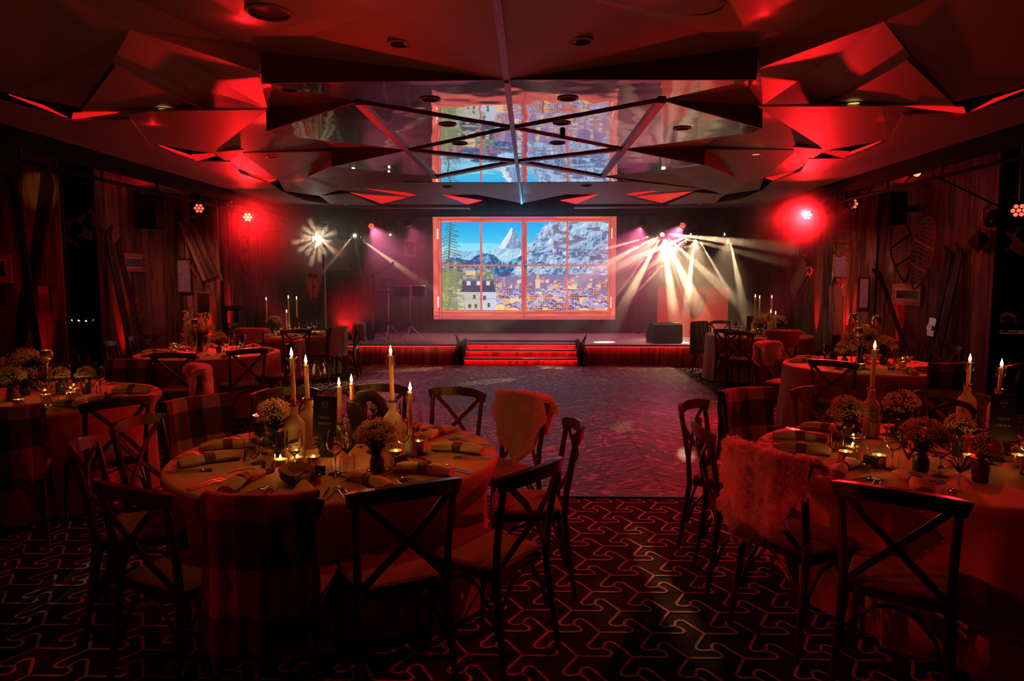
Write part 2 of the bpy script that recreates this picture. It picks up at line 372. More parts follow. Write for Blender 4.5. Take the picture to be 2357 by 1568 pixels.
# ------------------------------------------------------------------ mesh helpers
class MB:
    def __init__(self):
        self.v, self.f = [], []
    def add(self, vs, fs):
        o = len(self.v)
        self.v += [tuple(p) for p in vs]
        self.f += [tuple(i + o for i in q) for q in fs]
        return self
    def box(self, lo, hi, mtx=None):
        (a, b, c), (d, e, f) = lo, hi
        vs = [Vector(p) for p in ((a, b, c), (d, b, c), (d, e, c), (a, e, c), (a, b, f), (d, b, f), (d, e, f), (a, e, f))]
        if mtx is not None:
            vs = [mtx @ p for p in vs]
        return self.add(vs, [(3, 2, 1, 0), (4, 5, 6, 7), (0, 1, 5, 4), (1, 2, 6, 5), (2, 3, 7, 6), (3, 0, 4, 7)])
    def cbox(self, lo, hi, c=0.004, mtx=None):
        """Box with chamfered vertical-view edges (a soft edge all round the x-z outline)."""
        (a, b, z0), (d, e, z1) = lo, hi
        ring = [(a + c, z0), (d - c, z0), (d, z0 + c), (d, z1 - c), (d - c, z1), (a + c, z1), (a, z1 - c), (a, z0 + c)]
        vs = [Vector((x, b, z)) for x, z in ring] + [Vector((x, e, z)) for x, z in ring]
        if mtx is not None:
            vs = [mtx @ p for p in vs]
        return self.add(vs, [tuple(range(8)), tuple(range(15, 7, -1))] + [(i + 8, (i + 1) % 8 + 8, (i + 1) % 8, i) for i in range(8)])
    def tube(self, pts, r, n=8, cap=True, sx=1.0):
        pts = [Vector(p) for p in pts]
        rs = r if isinstance(r, (list, tuple)) else [r] * len(pts)
        vs, ref = [], None
        for i, p in enumerate(pts):
            t = (pts[min(i + 1, len(pts) - 1)] - pts[max(i - 1, 0)]).normalized()
            if ref is None:
                ref = Vector((0, 0, 1)) if abs(t.z) < 0.9 else Vector((1, 0, 0))
            u = t.cross(ref).normalized()
            ref = u.cross(t).normalized()
            for k in range(n):
                a = 2 * PI * k / n
                vs.append(p + u * (math.cos(a) * rs[i] * sx) + ref * (math.sin(a) * rs[i]))
        fs = [(i * n + k, (i + 1) * n + k, (i + 1) * n + (k + 1) % n, i * n + (k + 1) % n) for i in range(len(pts) - 1) for k in range(n)]
        if cap:
            fs += [tuple(range(n)), tuple((len(pts) - 1) * n + k for k in range(n - 1, -1, -1))]
        return self.add(vs, fs)
    def strip(self, pts, w, t, up):
        """Rectangular bar swept along pts; w across `up`-side, t the thickness."""
        pts = [Vector(p) for p in pts]
        up = Vector(up)
        vs = []
        for i, p in enumerate(pts):
            d = (pts[min(i + 1, len(pts) - 1)] - pts[max(i - 1, 0)]).normalized()
            u = (up - d * up.dot(d)).normalized()
            n = d.cross(u)
            for a, b in ((-1, -1), (1, -1), (1, 1), (-1, 1)):
                vs.append(p + u * (a * w / 2) + n * (b * t / 2))
        fs = [(i * 4 + k, (i + 1) * 4 + k, (i + 1) * 4 + (k + 1) % 4, i * 4 + (k + 1) % 4) for i in range(len(pts) - 1) for k in range(4)]
        e = (len(pts) - 1) * 4
        fs += [(0, 1, 2, 3), (e + 3, e + 2, e + 1, e)]
        return self.add(vs, fs)
    def lathe(self, prof, n=16, c=(0, 0, 0), cap=True):
        vs = [(c[0] + r * math.cos(2 * PI * k / n), c[1] + r * math.sin(2 * PI * k / n), c[2] + z) for r, z in prof for k in range(n)]
        fs = [(i * n + k, i * n + (k + 1) % n, (i + 1) * n + (k + 1) % n, (i + 1) * n + k) for i in range(len(prof) - 1) for k in range(n)]
        if cap:
            fs += [tuple(range(n - 1, -1, -1)), tuple((len(prof) - 1) * n + k for k in range(n))]
        return self.add(vs, fs)
    def prism(self, poly, z0, z1):
        """Extruded x-y outline, ordered counter-clockwise."""
        n = len(poly)
        return self.add([(x, y, z0) for x, y in poly] + [(x, y, z1) for x, y in poly],
                        [tuple(range(n - 1, -1, -1)), tuple(range(n, 2 * n))] + [(i, (i + 1) % n, (i + 1) % n + n, i + n) for i in range(n)])
    def mesh(self, name, m=None, smooth=True, ang=0.7):
        me = bpy.data.meshes.new(name)
        me.from_pydata(self.v, [], self.f)
        if m is not None:
            me.materials.append(m)
        if smooth:
            me.polygons.foreach_set('use_smooth', [True] * len(me.polygons))
            me.set_sharp_from_angle(angle=ang)
        me.update()
        return me
def arc(c, r, a0, a1, n, plane='xz'):
    out = []
    for i in range(n + 1):
        a = a0 + (a1 - a0) * i / n
        x, y = r * math.cos(a), r * math.sin(a)
        p = {'xz': (x, 0, y), 'xy': (x, y, 0), 'yz': (0, x, y)}[plane]
        out.append(Vector(c) + Vector(p))
    return out

# ------------------------------------------------------------------ objects
def obj(name, me, parent=None, loc=None, rot=None, kind=None):
    o = bpy.data.objects.new(name, me)
    COL.objects.link(o)
    if parent is not None:
        o.parent = parent
    if loc is not None:
        o.location = loc
    if rot is not None:
        o.rotation_euler = rot
    if kind:
        o['kind'] = kind
    return o
def tag(o, label, cat, group=None):
    o['label'] = label
    o['category'] = cat
    if group:
        o['group'] = group
    return o
def thing(name, label, cat, loc=(0, 0, 0), rz=0.0, group=None, rot=None):
    o = bpy.data.objects.new(name, None)
    COL.objects.link(o)
    o.empty_display_size = 0.1
    o.location = loc
    o.rotation_euler = rot if rot is not None else (0, 0, rz)
    return tag(o, label, cat, group)
def build(parts, name, label, cat, loc=(0, 0, 0), rz=0.0, group=None, rot=None, scale=None):
    """One thing from a kit of parts: (name, mesh, [sub-parts], label or None); the meshes are shared by all copies."""
    t = thing(name, label, cat, loc, rz, group, rot)
    if scale:
        t.scale = (scale,) * 3 if isinstance(scale, (int, float)) else scale
    for p in parts:
        o = obj(p[0], p[1], t)
        if len(p) > 3 and p[3]:
            o['label'] = p[3]
        for s in (p[2] if len(p) > 2 and p[2] else []):
            obj(s[0], s[1], o)
    return t
def struct(name, me, parent=None, loc=None, rot=None):
    o = obj(name, me, parent, loc, rot)
    if parent is None:
        o['kind'] = 'structure'
    return o
def single(name, me, label, cat, loc=(0, 0, 0), rz=0.0, group=None, rot=None):
    return tag(obj(name, me, None, loc, rot if rot is not None else (0, 0, rz)), label, cat, group)
# ================================================================== THE SETTING
YB = 16.3                        # back wall
# --- floor: carpet slab with its inlaid line pattern
fl = MB().box((-8.6, -0.6, -0.1), (10.6, YB + 0.2, 0.0))
floor = struct('floor', fl.mesh('floor', M['carpet'], False))
A0 = at(1469, 1364.5, 0)
CA = 0.25
arm = [(0, 0), (0.53, 0), (0.595, 0.018), (0.635, 0.07), (0.635, 0.135), (0.60, 0.195), (0.55, 0.24), (0.5, 0.2887)]
def ribbon(mb, pts, w, z):
    n = len(pts)
    vs = []
    for i, p in enumerate(pts):
        a, b = pts[max(i - 1, 0)], pts[min(i + 1, n - 1)]
        d = (Vector(b) - Vector(a)).normalized()
        s = Vector((-d.y, d.x)) * (w / 2)
        vs += [(p[0] + s.x, p[1] + s.y, z), (p[0] - s.x, p[1] - s.y, z)]
    mb.add(vs, [(2 * i + 1, 2 * i + 3, 2 * i + 2, 2 * i) for i in range(n - 1)])
tile = MB()
for k in range(3):
    c, s = math.cos(k * 2 * PI / 3), math.sin(k * 2 * PI / 3)
    ribbon(tile, [((x * c - y * s) * CA, (x * s + y * c) * CA) for x, y in arm], 0.0150, 0)
pat = MB()
for j in range(-30, 62):
    for i in range(-60, 60):
        x = A0.x + CA * (i + (0.5 if j % 2 else 0)); y = A0.y + CA * 0.8660254 * j
        if y < 0.9 or y > 13.2 or abs(x - CAM.x) > 0.8 * y + 0.4 or x < -6 or x > 9:
            continue
        if abs(x) < 2.75 and 5.6 < y < 13.2 or y > 9 and abs(x) > 5.8:
            continue
        pat.add([(p[0] + x, p[1] + y, 0.0025) for p in tile.v], tile.f)
cp = obj('carpet_line', pat.mesh('carpet_line', M['carpet_line'], False), floor)
cp['kind'] = 'stuff'

# --- dance floor: chevron boards of brushed oak in a dark border
DX, DY0, DY1 = 2.9, at(1300, 1143, 0).y, 13.40
db = MB()
db.box((-DX - .04, DY0 - .04, 0.0), (DX + .04, DY0, 0.014)).box((-DX - .04, DY0, 0.0), (-DX, DY1, 0.014)).box((DX, DY0, 0.0), (DX + .04, DY1, 0.014)).box((-DX, DY0, 0), (DX, DY1, 0.006))
dance = struct('dance_floor', db.mesh('dance_floor', M['black'], False))
colw, bw = 1.27, 0.165
edges = [-DX, -2 * colw, -colw, 0, colw, 2 * colw, DX]
yb0 = DY0 + 0.17
hdr = MB().box((-DX + .003, DY0 + .003, 0.006), (DX - .003, yb0 - .003, 0.012))
obj('plank', hdr.mesh('header_plank', M['oak'], False), dance)
def clip_poly(poly, axis, val, keep_less):
    out = []
    for i, p in enumerate(poly):
        q = poly[(i + 1) % len(poly)]
        ip, iq = (p[axis] <= val) == keep_less, (q[axis] <= val) == keep_less
        if ip:
            out.append(p)
        if ip != iq:
            t = (val - p[axis]) / (q[axis] - p[axis])
            out.append(tuple(p[k] + (q[k] - p[k]) * t for k in range(2)))
    return out
ta = math.tan(math.radians(42))
for ci in range(6):
    x0, x1 = edges[ci] + .002, edges[ci + 1] - .002
    sg = -1 if ci in (0, 2, 4) else 1
    sg = {0: 1, 1: -1, 2: 1, 3: -1, 4: 1, 5: -1}[ci] * -1
    rise = sg * ta * (x1 - x0)
    step = bw / math.cos(math.atan(ta))
    k0 = -int(abs(rise) / step) - 2
    for k in range(k0, int((DY1 - yb0) / step) + int(abs(rise) / step) + 3):
        y = yb0 + k * step
        poly = [(x0, y + .004), (x1, y + rise + .004), (x1, y + rise + step - .004), (x0, y + step - .004)]
        poly = clip_poly(poly, 1, yb0, False)
        if len(poly) > 2:
            poly = clip_poly(poly, 1, DY1, True)
        if len(poly) < 3:
            continue
        cx, cy = sum(p[0] for p in poly) / len(poly), sum(p[1] for p in poly) / len(poly)
        an = math.atan(sg * ta)
        lp = [((p[0] - cx) * math.cos(an) + (p[1] - cy) * math.sin(an), -(p[0] - cx) * math.sin(an) + (p[1] - cy) * math.cos(an)) for p in poly]
        o = obj('plank', MB().prism(lp, 0, 0.006 + 0.0012 * random.random()).mesh('plank', M['oak'], False), dance, (cx, cy, 0.006), (0, 0, an))

# --- plank walls (x or y constant), planks are pieces of the wall
PK = {}
def plank_mesh(w, h, m):
    key = (round(w, 3), round(h, 2), m)
    if key not in PK:
        PK[key] = MB().box((-w / 2, 0, 0), (w / 2, 0.022, h)).mesh('plank', M[m], False)
    return PK[key]
def plank_wall(name, p0, p1, z0, z1, m, widths=(0.14, 0.18, 0.22), back=0.12, seam=0.35):
    """Wall from p0 to p1 (x,y); planks on the side to the left of the direction p0->p1 reversed, i.e. towards -normal."""
    p0, p1 = Vector(p0).to_2d(), Vector(p1).to_2d()
    d = (p1 - p0); Ln = d.length; d /= Ln
    n = Vector((-d.y, d.x))
    ang = math.atan2(d.y, d.x)
    root = struct(name, MB().box((0, 0.024, z0), (Ln, back, z1)).mesh(name, M['matte_black'], False), None, (p0.x, p0.y, 0), (0, 0, ang))
    x = 0.0
    while x < Ln - 0.05:
        w = min(random.choice(widths), Ln - x)
        cuts = [z0, z1]
        if random.random() < seam:
            cuts = [z0, round(random.uniform(0.8, 2.4), 1), z1]
        for a, b in zip(cuts, cuts[1:]):
            obj('plank', plank_mesh(w - 0.006, b - a - 0.004, m), root, (x + w / 2, random.uniform(-0.004, 0.004), a))
        x += w
    return root
wall_back = plank_wall('wall_back', (-6.0, YB), (6.15, YB), 0.0, 3.6, 'dark_plank', (0.2, 0.24))
# left wall behind the near pillar's opening, right wall up to the opening, both with the planks facing the room
wall_left = plank_wall('wall_left', (-6.0, 9.8), (-6.0, YB), 0.0, 3.6, 'wall_plank')
wall_right = plank_wall('wall_right', (6.15, YB), (6.15, 9.1), 0.0, 3.6, 'wall_plank')
pillar_l = plank_wall('trim_1', (-6.0, 12.07), (-5.28, 12.07), 0.0, 3.45, 'pillar_plank', (0.12, 0.15, 0.18), 0.15)
pillar_r = plank_wall('trim_2', (5.45, 12.07), (6.15, 12.07), 0.0, 3.45, 'pillar_plank', (0.12, 0.15, 0.18), 0.15)
pillar_n = plank_wall('trim_3', (-6.9, 8.04), (-5.32, 8.04), 0.0, 3.45, 'wall_plank', (0.15, 0.2, 0.24), 0.10)
alc = MB().box((-8.6, 8.0, 0), (-8.5, 12.0, 3.6)).box((-8.5, 11.9, 0), (-6.0, 12.0, 3.6))
struct('wall_alcove_left', alc.mesh('alcove', M['matte_black'], False))
alc = MB().box((10.4, 6.0, 0), (10.5, 14.6, 3.6)).box((6.3, 14.5, 0), (10.5, 14.6, 3.6))
struct('wall_alcove_right', alc.mesh('alcove', M['dark_plank'], False))
struct('wall_side_left', MB().box((-8.6, -0.6, 0), (-8.5, 8.0, 3.6)).mesh('wall_side', M['matte_black'], False))
struct('wall_side_right', MB().box((10.4, -0.6, 0), (10.5, 6.0, 3.6)).mesh('wall_side', M['matte_black'], False))

# ================================================================== CEILING
ZM = 3.30
ceiling = struct('ceiling', MB().box((-8.6, -0.6, 3.72), (10.6, YB + 0.2, 3.85)).mesh('ceiling', M['ceiling_dark'], False))
def slab(name, pts, m, parent, t=0.015, smooth=False):
    """Thin panel with the given underside outline; slight thickness upwards."""
    pts = [Vector(p) for p in pts]
    n = len(pts)
    nrm = Vector((0, 0, 0))
    for i in range(n):
        a, b = pts[i], pts[(i + 1) % n]
        nrm += a.cross(b)
    if nrm.z > 0:                      # keep the underside facing down / towards the room
        pts = pts[::-1]; nrm = -nrm
    nrm.normalize()
    up = -nrm * t
    mb = MB().add(pts + [p + up for p in pts], [tuple(range(n)), tuple(range(2 * n - 1, n - 1, -1))] + [((i + 1) % n, i, i + n, (i + 1) % n + n) for i in range(n)])
    return obj(name, mb.mesh(name, M[m], False), parent)
def both(name, pts, m='ceiling', t=0.015):
    slab(name, pts, m, ceiling, t)
    slab(name, [Vector((-p[0], p[1], p[2])) for p in pts], m, ceiling, t)
def Z(px, py, q):
    """Height on the vertical line through q that shows at row py."""
    a, b = 0.0, 6.0
    for _ in range(40):
        m_ = (a + b) / 2
        v = _R.transposed() @ (Vector((q[0], q[1], m_)) - CAM)
        y = 784.0 - FPX * v.y / -v.z
        if y > py: a = m_
        else: b = m_
    return a
# key points of the left half (the right half is its mirror image)
tip = Vector((0, at(1140, 183, ZM).y, ZM))
a_lo = at(603, 192, ZM); a_hi = Vector((a_lo.x, a_lo.y, Z(590, 118, a_lo)))
AK = (a_hi.z - ZM) / abs(a_hi.x)
def onA(px, py):
    z = 3.36
    for _ in range(12):
        z = ZM + AK * abs(at(px, py, z).x)
    return z
e3 = at(950, 0, onA(950, 0)); c3 = Vector((0, e3.y, ZM))
both('ceiling_panel', [a_hi, tip, c3, e3])
both('ceiling_panel', [e3, c3, Vector((0, 1.2, ZM)), Vector((e3.x, 1.2, e3.z))])
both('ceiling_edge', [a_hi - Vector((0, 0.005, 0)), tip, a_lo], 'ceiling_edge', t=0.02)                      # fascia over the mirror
b1, b2 = at(520, 92, 3.50), at(310, 0, 3.50)
both('ceiling_panel', [e3, a_hi, b1, b2])
both('ceiling_panel', [e3, b2, Vector((b2.x, 1.2, 3.5)), Vector((e3.x, 1.2, e3.z))])
c1 = at(300, 67, 3.38)
l1 = Vector((-3.6, 1.2, 3.42))
both('ceiling_panel', [b2, b1, c1, l1])
both('ceiling_panel', [b2, l1, Vector((b2.x, 1.2, 3.5))])
d1, d2, d3 = at(258, 145, 3.34), at(472, 247, 3.40), at(187, 248, 3.34)
s0 = at(20, 216, 3.36)
both('ceiling_panel', [c1, d1, d3, s0])
both('ceiling_panel', [c1, s0, Vector((-4.3, 3.2, 3.4)), l1])
f1 = Vector((a_lo.x - 0.03, a_lo.y, Z(602, 165, a_lo)))
both('ceiling_panel', [c1, b1, a_hi])
both('ceiling_panel', [c1, a_hi, f1])
g0 = at(618, 303, ZM); g1 = Vector((g0.x, g0.y, Z(618, 250, g0)))
both('ceiling_panel', [c1, f1, g1])
both('ceiling_panel', [c1, g1, d2, d1])
both('ceiling_panel', [d1 - Vector((-.02, 0, .03)), d2 - Vector((0.02, 0, .03)), d3 - Vector((0, 0, .03))], t=0.03)
m1 = at(825, 235, ZM)
f2 = at(640, 215, g1.z - 0.02)
a_t = Vector((a_lo.x, a_lo.y + .03, a_hi.z - .03))
both('ceiling_panel', [a_t, m1 + Vector((0, .01, .01)), f2])
both('ceiling_panel', [f1, a_t, f2, g1])
both('ceiling_panel', [f2, m1, g1])
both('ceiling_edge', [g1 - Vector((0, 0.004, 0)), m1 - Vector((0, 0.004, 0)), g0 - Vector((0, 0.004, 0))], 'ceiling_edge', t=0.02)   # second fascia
h1, h3 = at(345, 256, 3.30), at(486, 353, 3.28)
h2 = at(345, 331, 3.28)
both('ceiling_panel', [h1, at(616, 253, 3.31), h3], t=0.02)
both('ceiling_panel', [h1, h3, h2], t=0.02)
both('ceiling_panel', [h3 + Vector((0, 0, .01)), at(560, 345, 3.31), at(548, 398, 3.28), at(526, 374, 3.272)], t=0.02)
both('ceiling_panel', [d3, h1, h2, at(190, 282, 3.28)], t=0.02)
l0 = at(766, 384, ZM); lt = Vector((l0.x, l0.y, Z(766, 341, l0))); m2 = at(940, 346, ZM)
j1 = at(640, 306, ZM + 0.03)
both('ceiling_panel', [g1 + Vector((0, .03, 0)), lt, h3, at(560, 292, 3.44)])
both('ceiling_panel', [g1 + Vector((0, .03, 0)), m2 + Vector((0, .01, .01)), lt])
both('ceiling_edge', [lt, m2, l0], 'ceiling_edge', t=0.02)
k3 = at(640, 413, 3.28); k1 = at(553, 352, 3.34)
both('ceiling_panel', [k1, lt - Vector((0, 0, .05)), k3], t=0.02)
both('ceiling_panel', [k1, k3, at(548, 397, 3.30)], t=0.02)
n0 = at(928, 420, ZM); nt_ = Vector((n0.x, n0.y, Z(928, 404, n0))); m3 = at(1002, 408, ZM)
n2 = at(705, 411, 3.33); n3 = at(780, 438, 3.29)
both('ceiling_panel', [lt + Vector((0, .03, 0)), l0 + Vector((0.02, .03, .02)), m3, nt_, n3, n2])
both('ceiling_panel', [lt + Vector((0, .03, 0)), n2, k3])
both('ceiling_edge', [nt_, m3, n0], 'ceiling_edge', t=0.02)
n4 = at(737, 451, 3.24)
both('ceiling_panel', [n2, n3, n4], t=0.02)
both('ceiling_panel', [k3, n2, n4, at(655, 440, 3.26)], t=0.02)
yc = at(1185, 420, ZM).y
q1 = Vector((0, yc + 0.03, ZM)); q2 = Vector((0, at(1190, 446, 3.34).y, 3.34)); q3 = Vector((0, at(1190, 468, ZM).y, ZM))
r1, r2, r3, r4 = at(1090, 447, 3.34), at(960, 451, 3.30), at(880, 471, 3.25), at(1075, 471, 3.25)
both('ceiling_panel', [nt_ + Vector((0, .03, 0)), Vector((n0.x, n0.y + .03, ZM)), q1, q2, r1, r2, n3])
both('ceiling_panel', [r1, q2, q3], t=0.02)
both('ceiling_panel', [n3, r2, r3, at(805, 443, 3.27)], t=0.02)
both('ceiling_panel', [r2 + Vector((.05, 0, 0)), at(1020, 447, 3.31), r4, r3 + Vector((.1, 0, 0))], t=0.02)
both('ceiling_panel', [n4, at(800, 446, 3.25), at(870, 474, 3.22), at(760, 470, 3.2)], t=0.02)
# side soffit between the folded panels and the lighting rail, and the alcove ceilings outside the rails
zz = [Vector((-4.35, 1.2, 3.27)), Vector((-4.35, 4.6, 3.27)), at(-30, 225, 3.27), at(165, 278, 3.27), at(300, 276, 3.27), at(345, 334, 3.27),
      at(450, 372, 3.27), at(530, 372, 3.27), at(555, 400, 3.27), at(620, 421, 3.27), at(650, 443, 3.27), at(700, 462, 3.27), at(770, 472, 3.26), at(900, 478, 3.24), at(1080, 478, 3.24)]
both('ceiling_soffit', [Vector((-5.25, 1.2, 3.27))] + zz[:7] + [Vector((-5.25, zz[6].y, 3.27))], t=0.02)
both('ceiling_soffit', [Vector((-5.25, zz[6].y, 3.27))] + zz[6:12] + [Vector((-5.25, zz[11].y, 3.27))], t=0.02)
both('ceiling_soffit', [Vector((-5.25, zz[11].y, 3.27)), zz[11], zz[12], zz[13], zz[14], Vector((zz[14].x, 15.6, 3.24)), Vector((-5.25, 15.6, 3.27))], t=0.02)
for sx, xe in ((-1, -8.5), (1, 10.4)):
    xs = sorted((sx * 5.25, xe))
    slab('ceiling_soffit', [(xs[0], 3.0, 3.40), (xs[1], 3.0, 3.40), (xs[1], YB, 3.40), (xs[0], YB, 3.40)], 'ceiling', ceiling, 0.03)
    # a low bulkhead in the alcove with a red glow along its edge
    bx = sorted((sx * 5.5, xe))
    slab('ceiling_soffit', [(bx[0], 10.6, 3.12), (bx[1], 10.6, 3.12), (bx[1], 11.6, 3.12), (bx[0], 11.6, 3.12)], 'ceiling', ceiling, 0.22)
# glowing sheets standing in for red-lit cove faces in the slits between the panels
def cove(pts, both_sides=True):
    slab('cove_glow_sheet', pts, 'cove_glow', ceiling, 0.01)
    if both_sides:
        slab('cove_glow_sheet', [Vector((-p[0], p[1], p[2])) for p in pts], 'cove_glow', ceiling, 0.01)
cove([at(20, 219, 3.38), at(100, 244, 3.33), at(163, 276, 3.29), at(150, 270, 3.30)])
cove([at(165, 276, 3.285), at(168, 262, 3.30), at(296, 257, 3.31)])
cove([at(348, 328, 3.30), at(450, 372, 3.28), at(440, 358, 3.32)])
cove([at(451, 372, 3.275), at(440, 357, 3.32), at(522, 352, 3.31)])
cove([at(549, 393, 3.31), at(618, 421, 3.275), at(616, 411, 3.30)])
cove([at(618, 421, 3.28), at(614, 410, 3.30), at(638, 415, 3.29)])
cove([at(736, 452, 3.27), at(760, 454, 3.27), at(800, 474, 3.23)])
cove([at(806, 444, 3.265), at(850, 443, 3.3), at(935, 455, 3.28), at(880, 469, 3.22)])
cove([at(833, 433, 3.31), at(930, 444, 3.30), at(958, 450, 3.28), at(940, 452, 3.28)])
cove([at(1020, 449, 3.28), at(1110, 462, 3.25), at(1076, 471, 3.23)])
# --- the mirror: a slab of stretched mirror film split by joint strips
mir = [tip + Vector((0, .01, 0)), a_lo + Vector((.02, .01, 0)), m1, g0, j1 - Vector((0, 0, .03)), m2, l0, m3, n0, Vector((0, yc, ZM))]
mirp = obj('mirror_panel', None, ceiling) if False else None
for sx in (1, -1):
    P = [Vector((p.x * sx, p.y, ZM + 0.004)) for p in mir]
    t0, al, p1, g, j, p2, lo_, p3, nn, yy = P
    x1 = Vector((0, at(1160, 294, ZM).y, ZM + .004)); x2 = Vector((0, at(1178, 372, ZM).y, ZM + .004))
    for poly in ([t0, al, p1, x1], [p1, g, j, p2], [p1, p2, x1], [x1, p2, x2], [p2, lo_, p3], [p2, p3, x2], [x2, p3, yy], [p3, nn, yy]):
        slab('mirror_panel', poly, 'mirror', ceiling, 0.02)
    def strip(a, b, w, h=0.02):
        a, b = Vector(a), Vector(b)
        d = (b - a); d.z = 0
        mb = MB().strip([a - Vector((0, 0, h / 2)), b - Vector((0, 0, h / 2))], h, w, (0, 0, 1))
        obj('joint_strip', mb.mesh('joint_strip', M['joint'], False), ceiling)
    strip(p1, p3, 0.075, 0.03)
    strip(p1, x1, 0.016); strip(x1, p2, 0.016)
    strip(p2, x2, 0.10, 0.02); strip(x2, p3, 0.12, 0.02)
    if sx == 1:
        strip((0, 2.0, ZM), t0, 0.05, 0.02); strip(t0, yy, 0.045, 0.03); strip(yy + Vector((0, .05, 0)), q3, 0.04, 0.02)

# lamps hidden over the panels' edges: they rake the folded faces red
for sx, k in ((-1, 1.0), (1, 0.22)):
    def mp(p): return Vector((p.x * (1 if sx < 0 else -1), p.y, p.z))
    gl = Vector((g0.x, g0.y, 0)); al_ = Vector((a_lo.x, a_lo.y, 0))
    point('cove_lamp', mp(gl + Vector((-.12, .36, 3.41))), 4.0 * k, RED, 0.03)
    point('cove_lamp', mp(gl + Vector((.30, .50, 3.40))), 4.0 * k, RED, 0.03)
    point('cove_lamp', mp(al_ + Vector((-.20, .75, 3.44))), 1.2 * k, RED, 0.03)
    point('cove_lamp', mp(gl + Vector((.55, .85, 3.30))), 1.6 * k, RED, 0.03)
    point('cove_lamp', mp(at(352, 296, 3.25)), 0.35 * k, RED, 0.02)
    point('cove_lamp', mp(at(557, 380, 3.25)), 0.35 * k, RED, 0.02)
    point('cove_lamp', mp(at(565, 62, 3.42)), 1.6 * k, RED, 0.03)
    point('cove_lamp', mp(at(690, 432, 3.2)), 0.5 * k, RED, 0.02)
    point('cove_lamp', Vector((sx * 5.75, 10.45, 3.22)), 0.8, RED, 0.04)
# ================================================================== STAGE
SX, SY, SZ = 5.68, 13.42, 0.42
st = thing('stage', 'low wooden stage with red light under its lip, in front of the screen', 'stage', (0, SY, 0))
deck = MB().box((-SX, 0, SZ - .04), (-1.2, YB - SY - .02, SZ)).box((1.2, 0, SZ - .04), (SX, YB - SY - .02, SZ)).box((-1.2, 0.95, SZ - .04), (1.2, YB - SY - .02, SZ))
obj('deck', deck.mesh('deck', M['deck'], False), st)
body = MB().box((-SX + .05, .07, 0), (-1.2, YB - SY - .02, SZ - .04)).box((1.2, .07, 0), (SX - .05, YB - SY - .02, SZ - .04)).box((-1.2, 1.0, 0), (1.2, YB - SY - .02, SZ - .04))
obj('core', body.mesh('core', M['matte_black'], False), st)
for a, b in ((-SX + .05, -1.22), (1.22, SX - .05)):
    x = a
    while x < b - .02:
        wd = min(random.choice((.12, .16, .2)), b - x)
        obj('plank', plank_mesh(wd - .005, SZ - .045, 'stage_plank'), st, (x + wd / 2, .045 + random.uniform(-.003, .003), 0.0))
        x += wd
for a, b in ((-SX + .02, -1.25), (1.25, SX - .02)):
    o = obj('light_strip', MB().box((a, .02, SZ - .058), (b, .034, SZ - .042)).mesh('light_strip', M['led_red'], False), st)
    o['label'] = 'glowing red light strip under the stage lip'
steps = thing('stage_steps', 'three red-lit wooden steps leading up onto the stage', 'steps', (0, SY, 0))
for i in range(3):
    z = (i + 1) * SZ / 3 - (.0 if i < 2 else .042)
    y = i * .31
    obj('tread', MB().box((-1.13, y + .002, z - .03), (1.13, y + .36 if i < 2 else y + .31, z)).mesh('tread', M['deck'], False), steps)
    obj('riser', MB().box((-1.12, y + .05, i * SZ / 3 + .002), (1.12, y + .075, z - .032)).mesh('riser', M['stage_plank'], False), steps)
    obj('light_strip', MB().box((-1.11, y + .02, z - .045), (1.11, y + .034, z - .031)).mesh('light_strip', M['led_red'], False), steps)
    area('step_glow', (0, SY + y + .012, z - .05), (0, SY + y + .05, z - .12), 3.0, 2.2, .02, RED, 150)
for sx in (-1, 1):
    obj('stringer', MB().box((sx * 1.165 - .03, -.02, 0), (sx * 1.165 + .03, .93, SZ + .03)).mesh('stringer', M['matte_black'], False), steps)
    c = MB()
    for k in range(3):
        c.tube([(sx * (1.19 + .05 * math.sin(k + t * .9)), -.03 + .12 * k + .03 * t, .06 + .08 * t + .05 * math.sin(t * 2 + k)) for t in range(7)], .012, 6)
    single('cable_coil', c.mesh('cable_coil', M['matte_black']), 'black cable bundle at the %s end of the stage steps' % ('left' if sx < 0 else 'right'), 'cable', (sx * 0.06, SY - .14, 0))
for a, b in ((-SX, -1.25), (1.25, SX)):
    area('stage_glow', ((a + b) / 2, SY + .012, SZ - .06), ((a + b) / 2, SY + .03, 0.1), 4.5, b - a, .02, RED, 150)

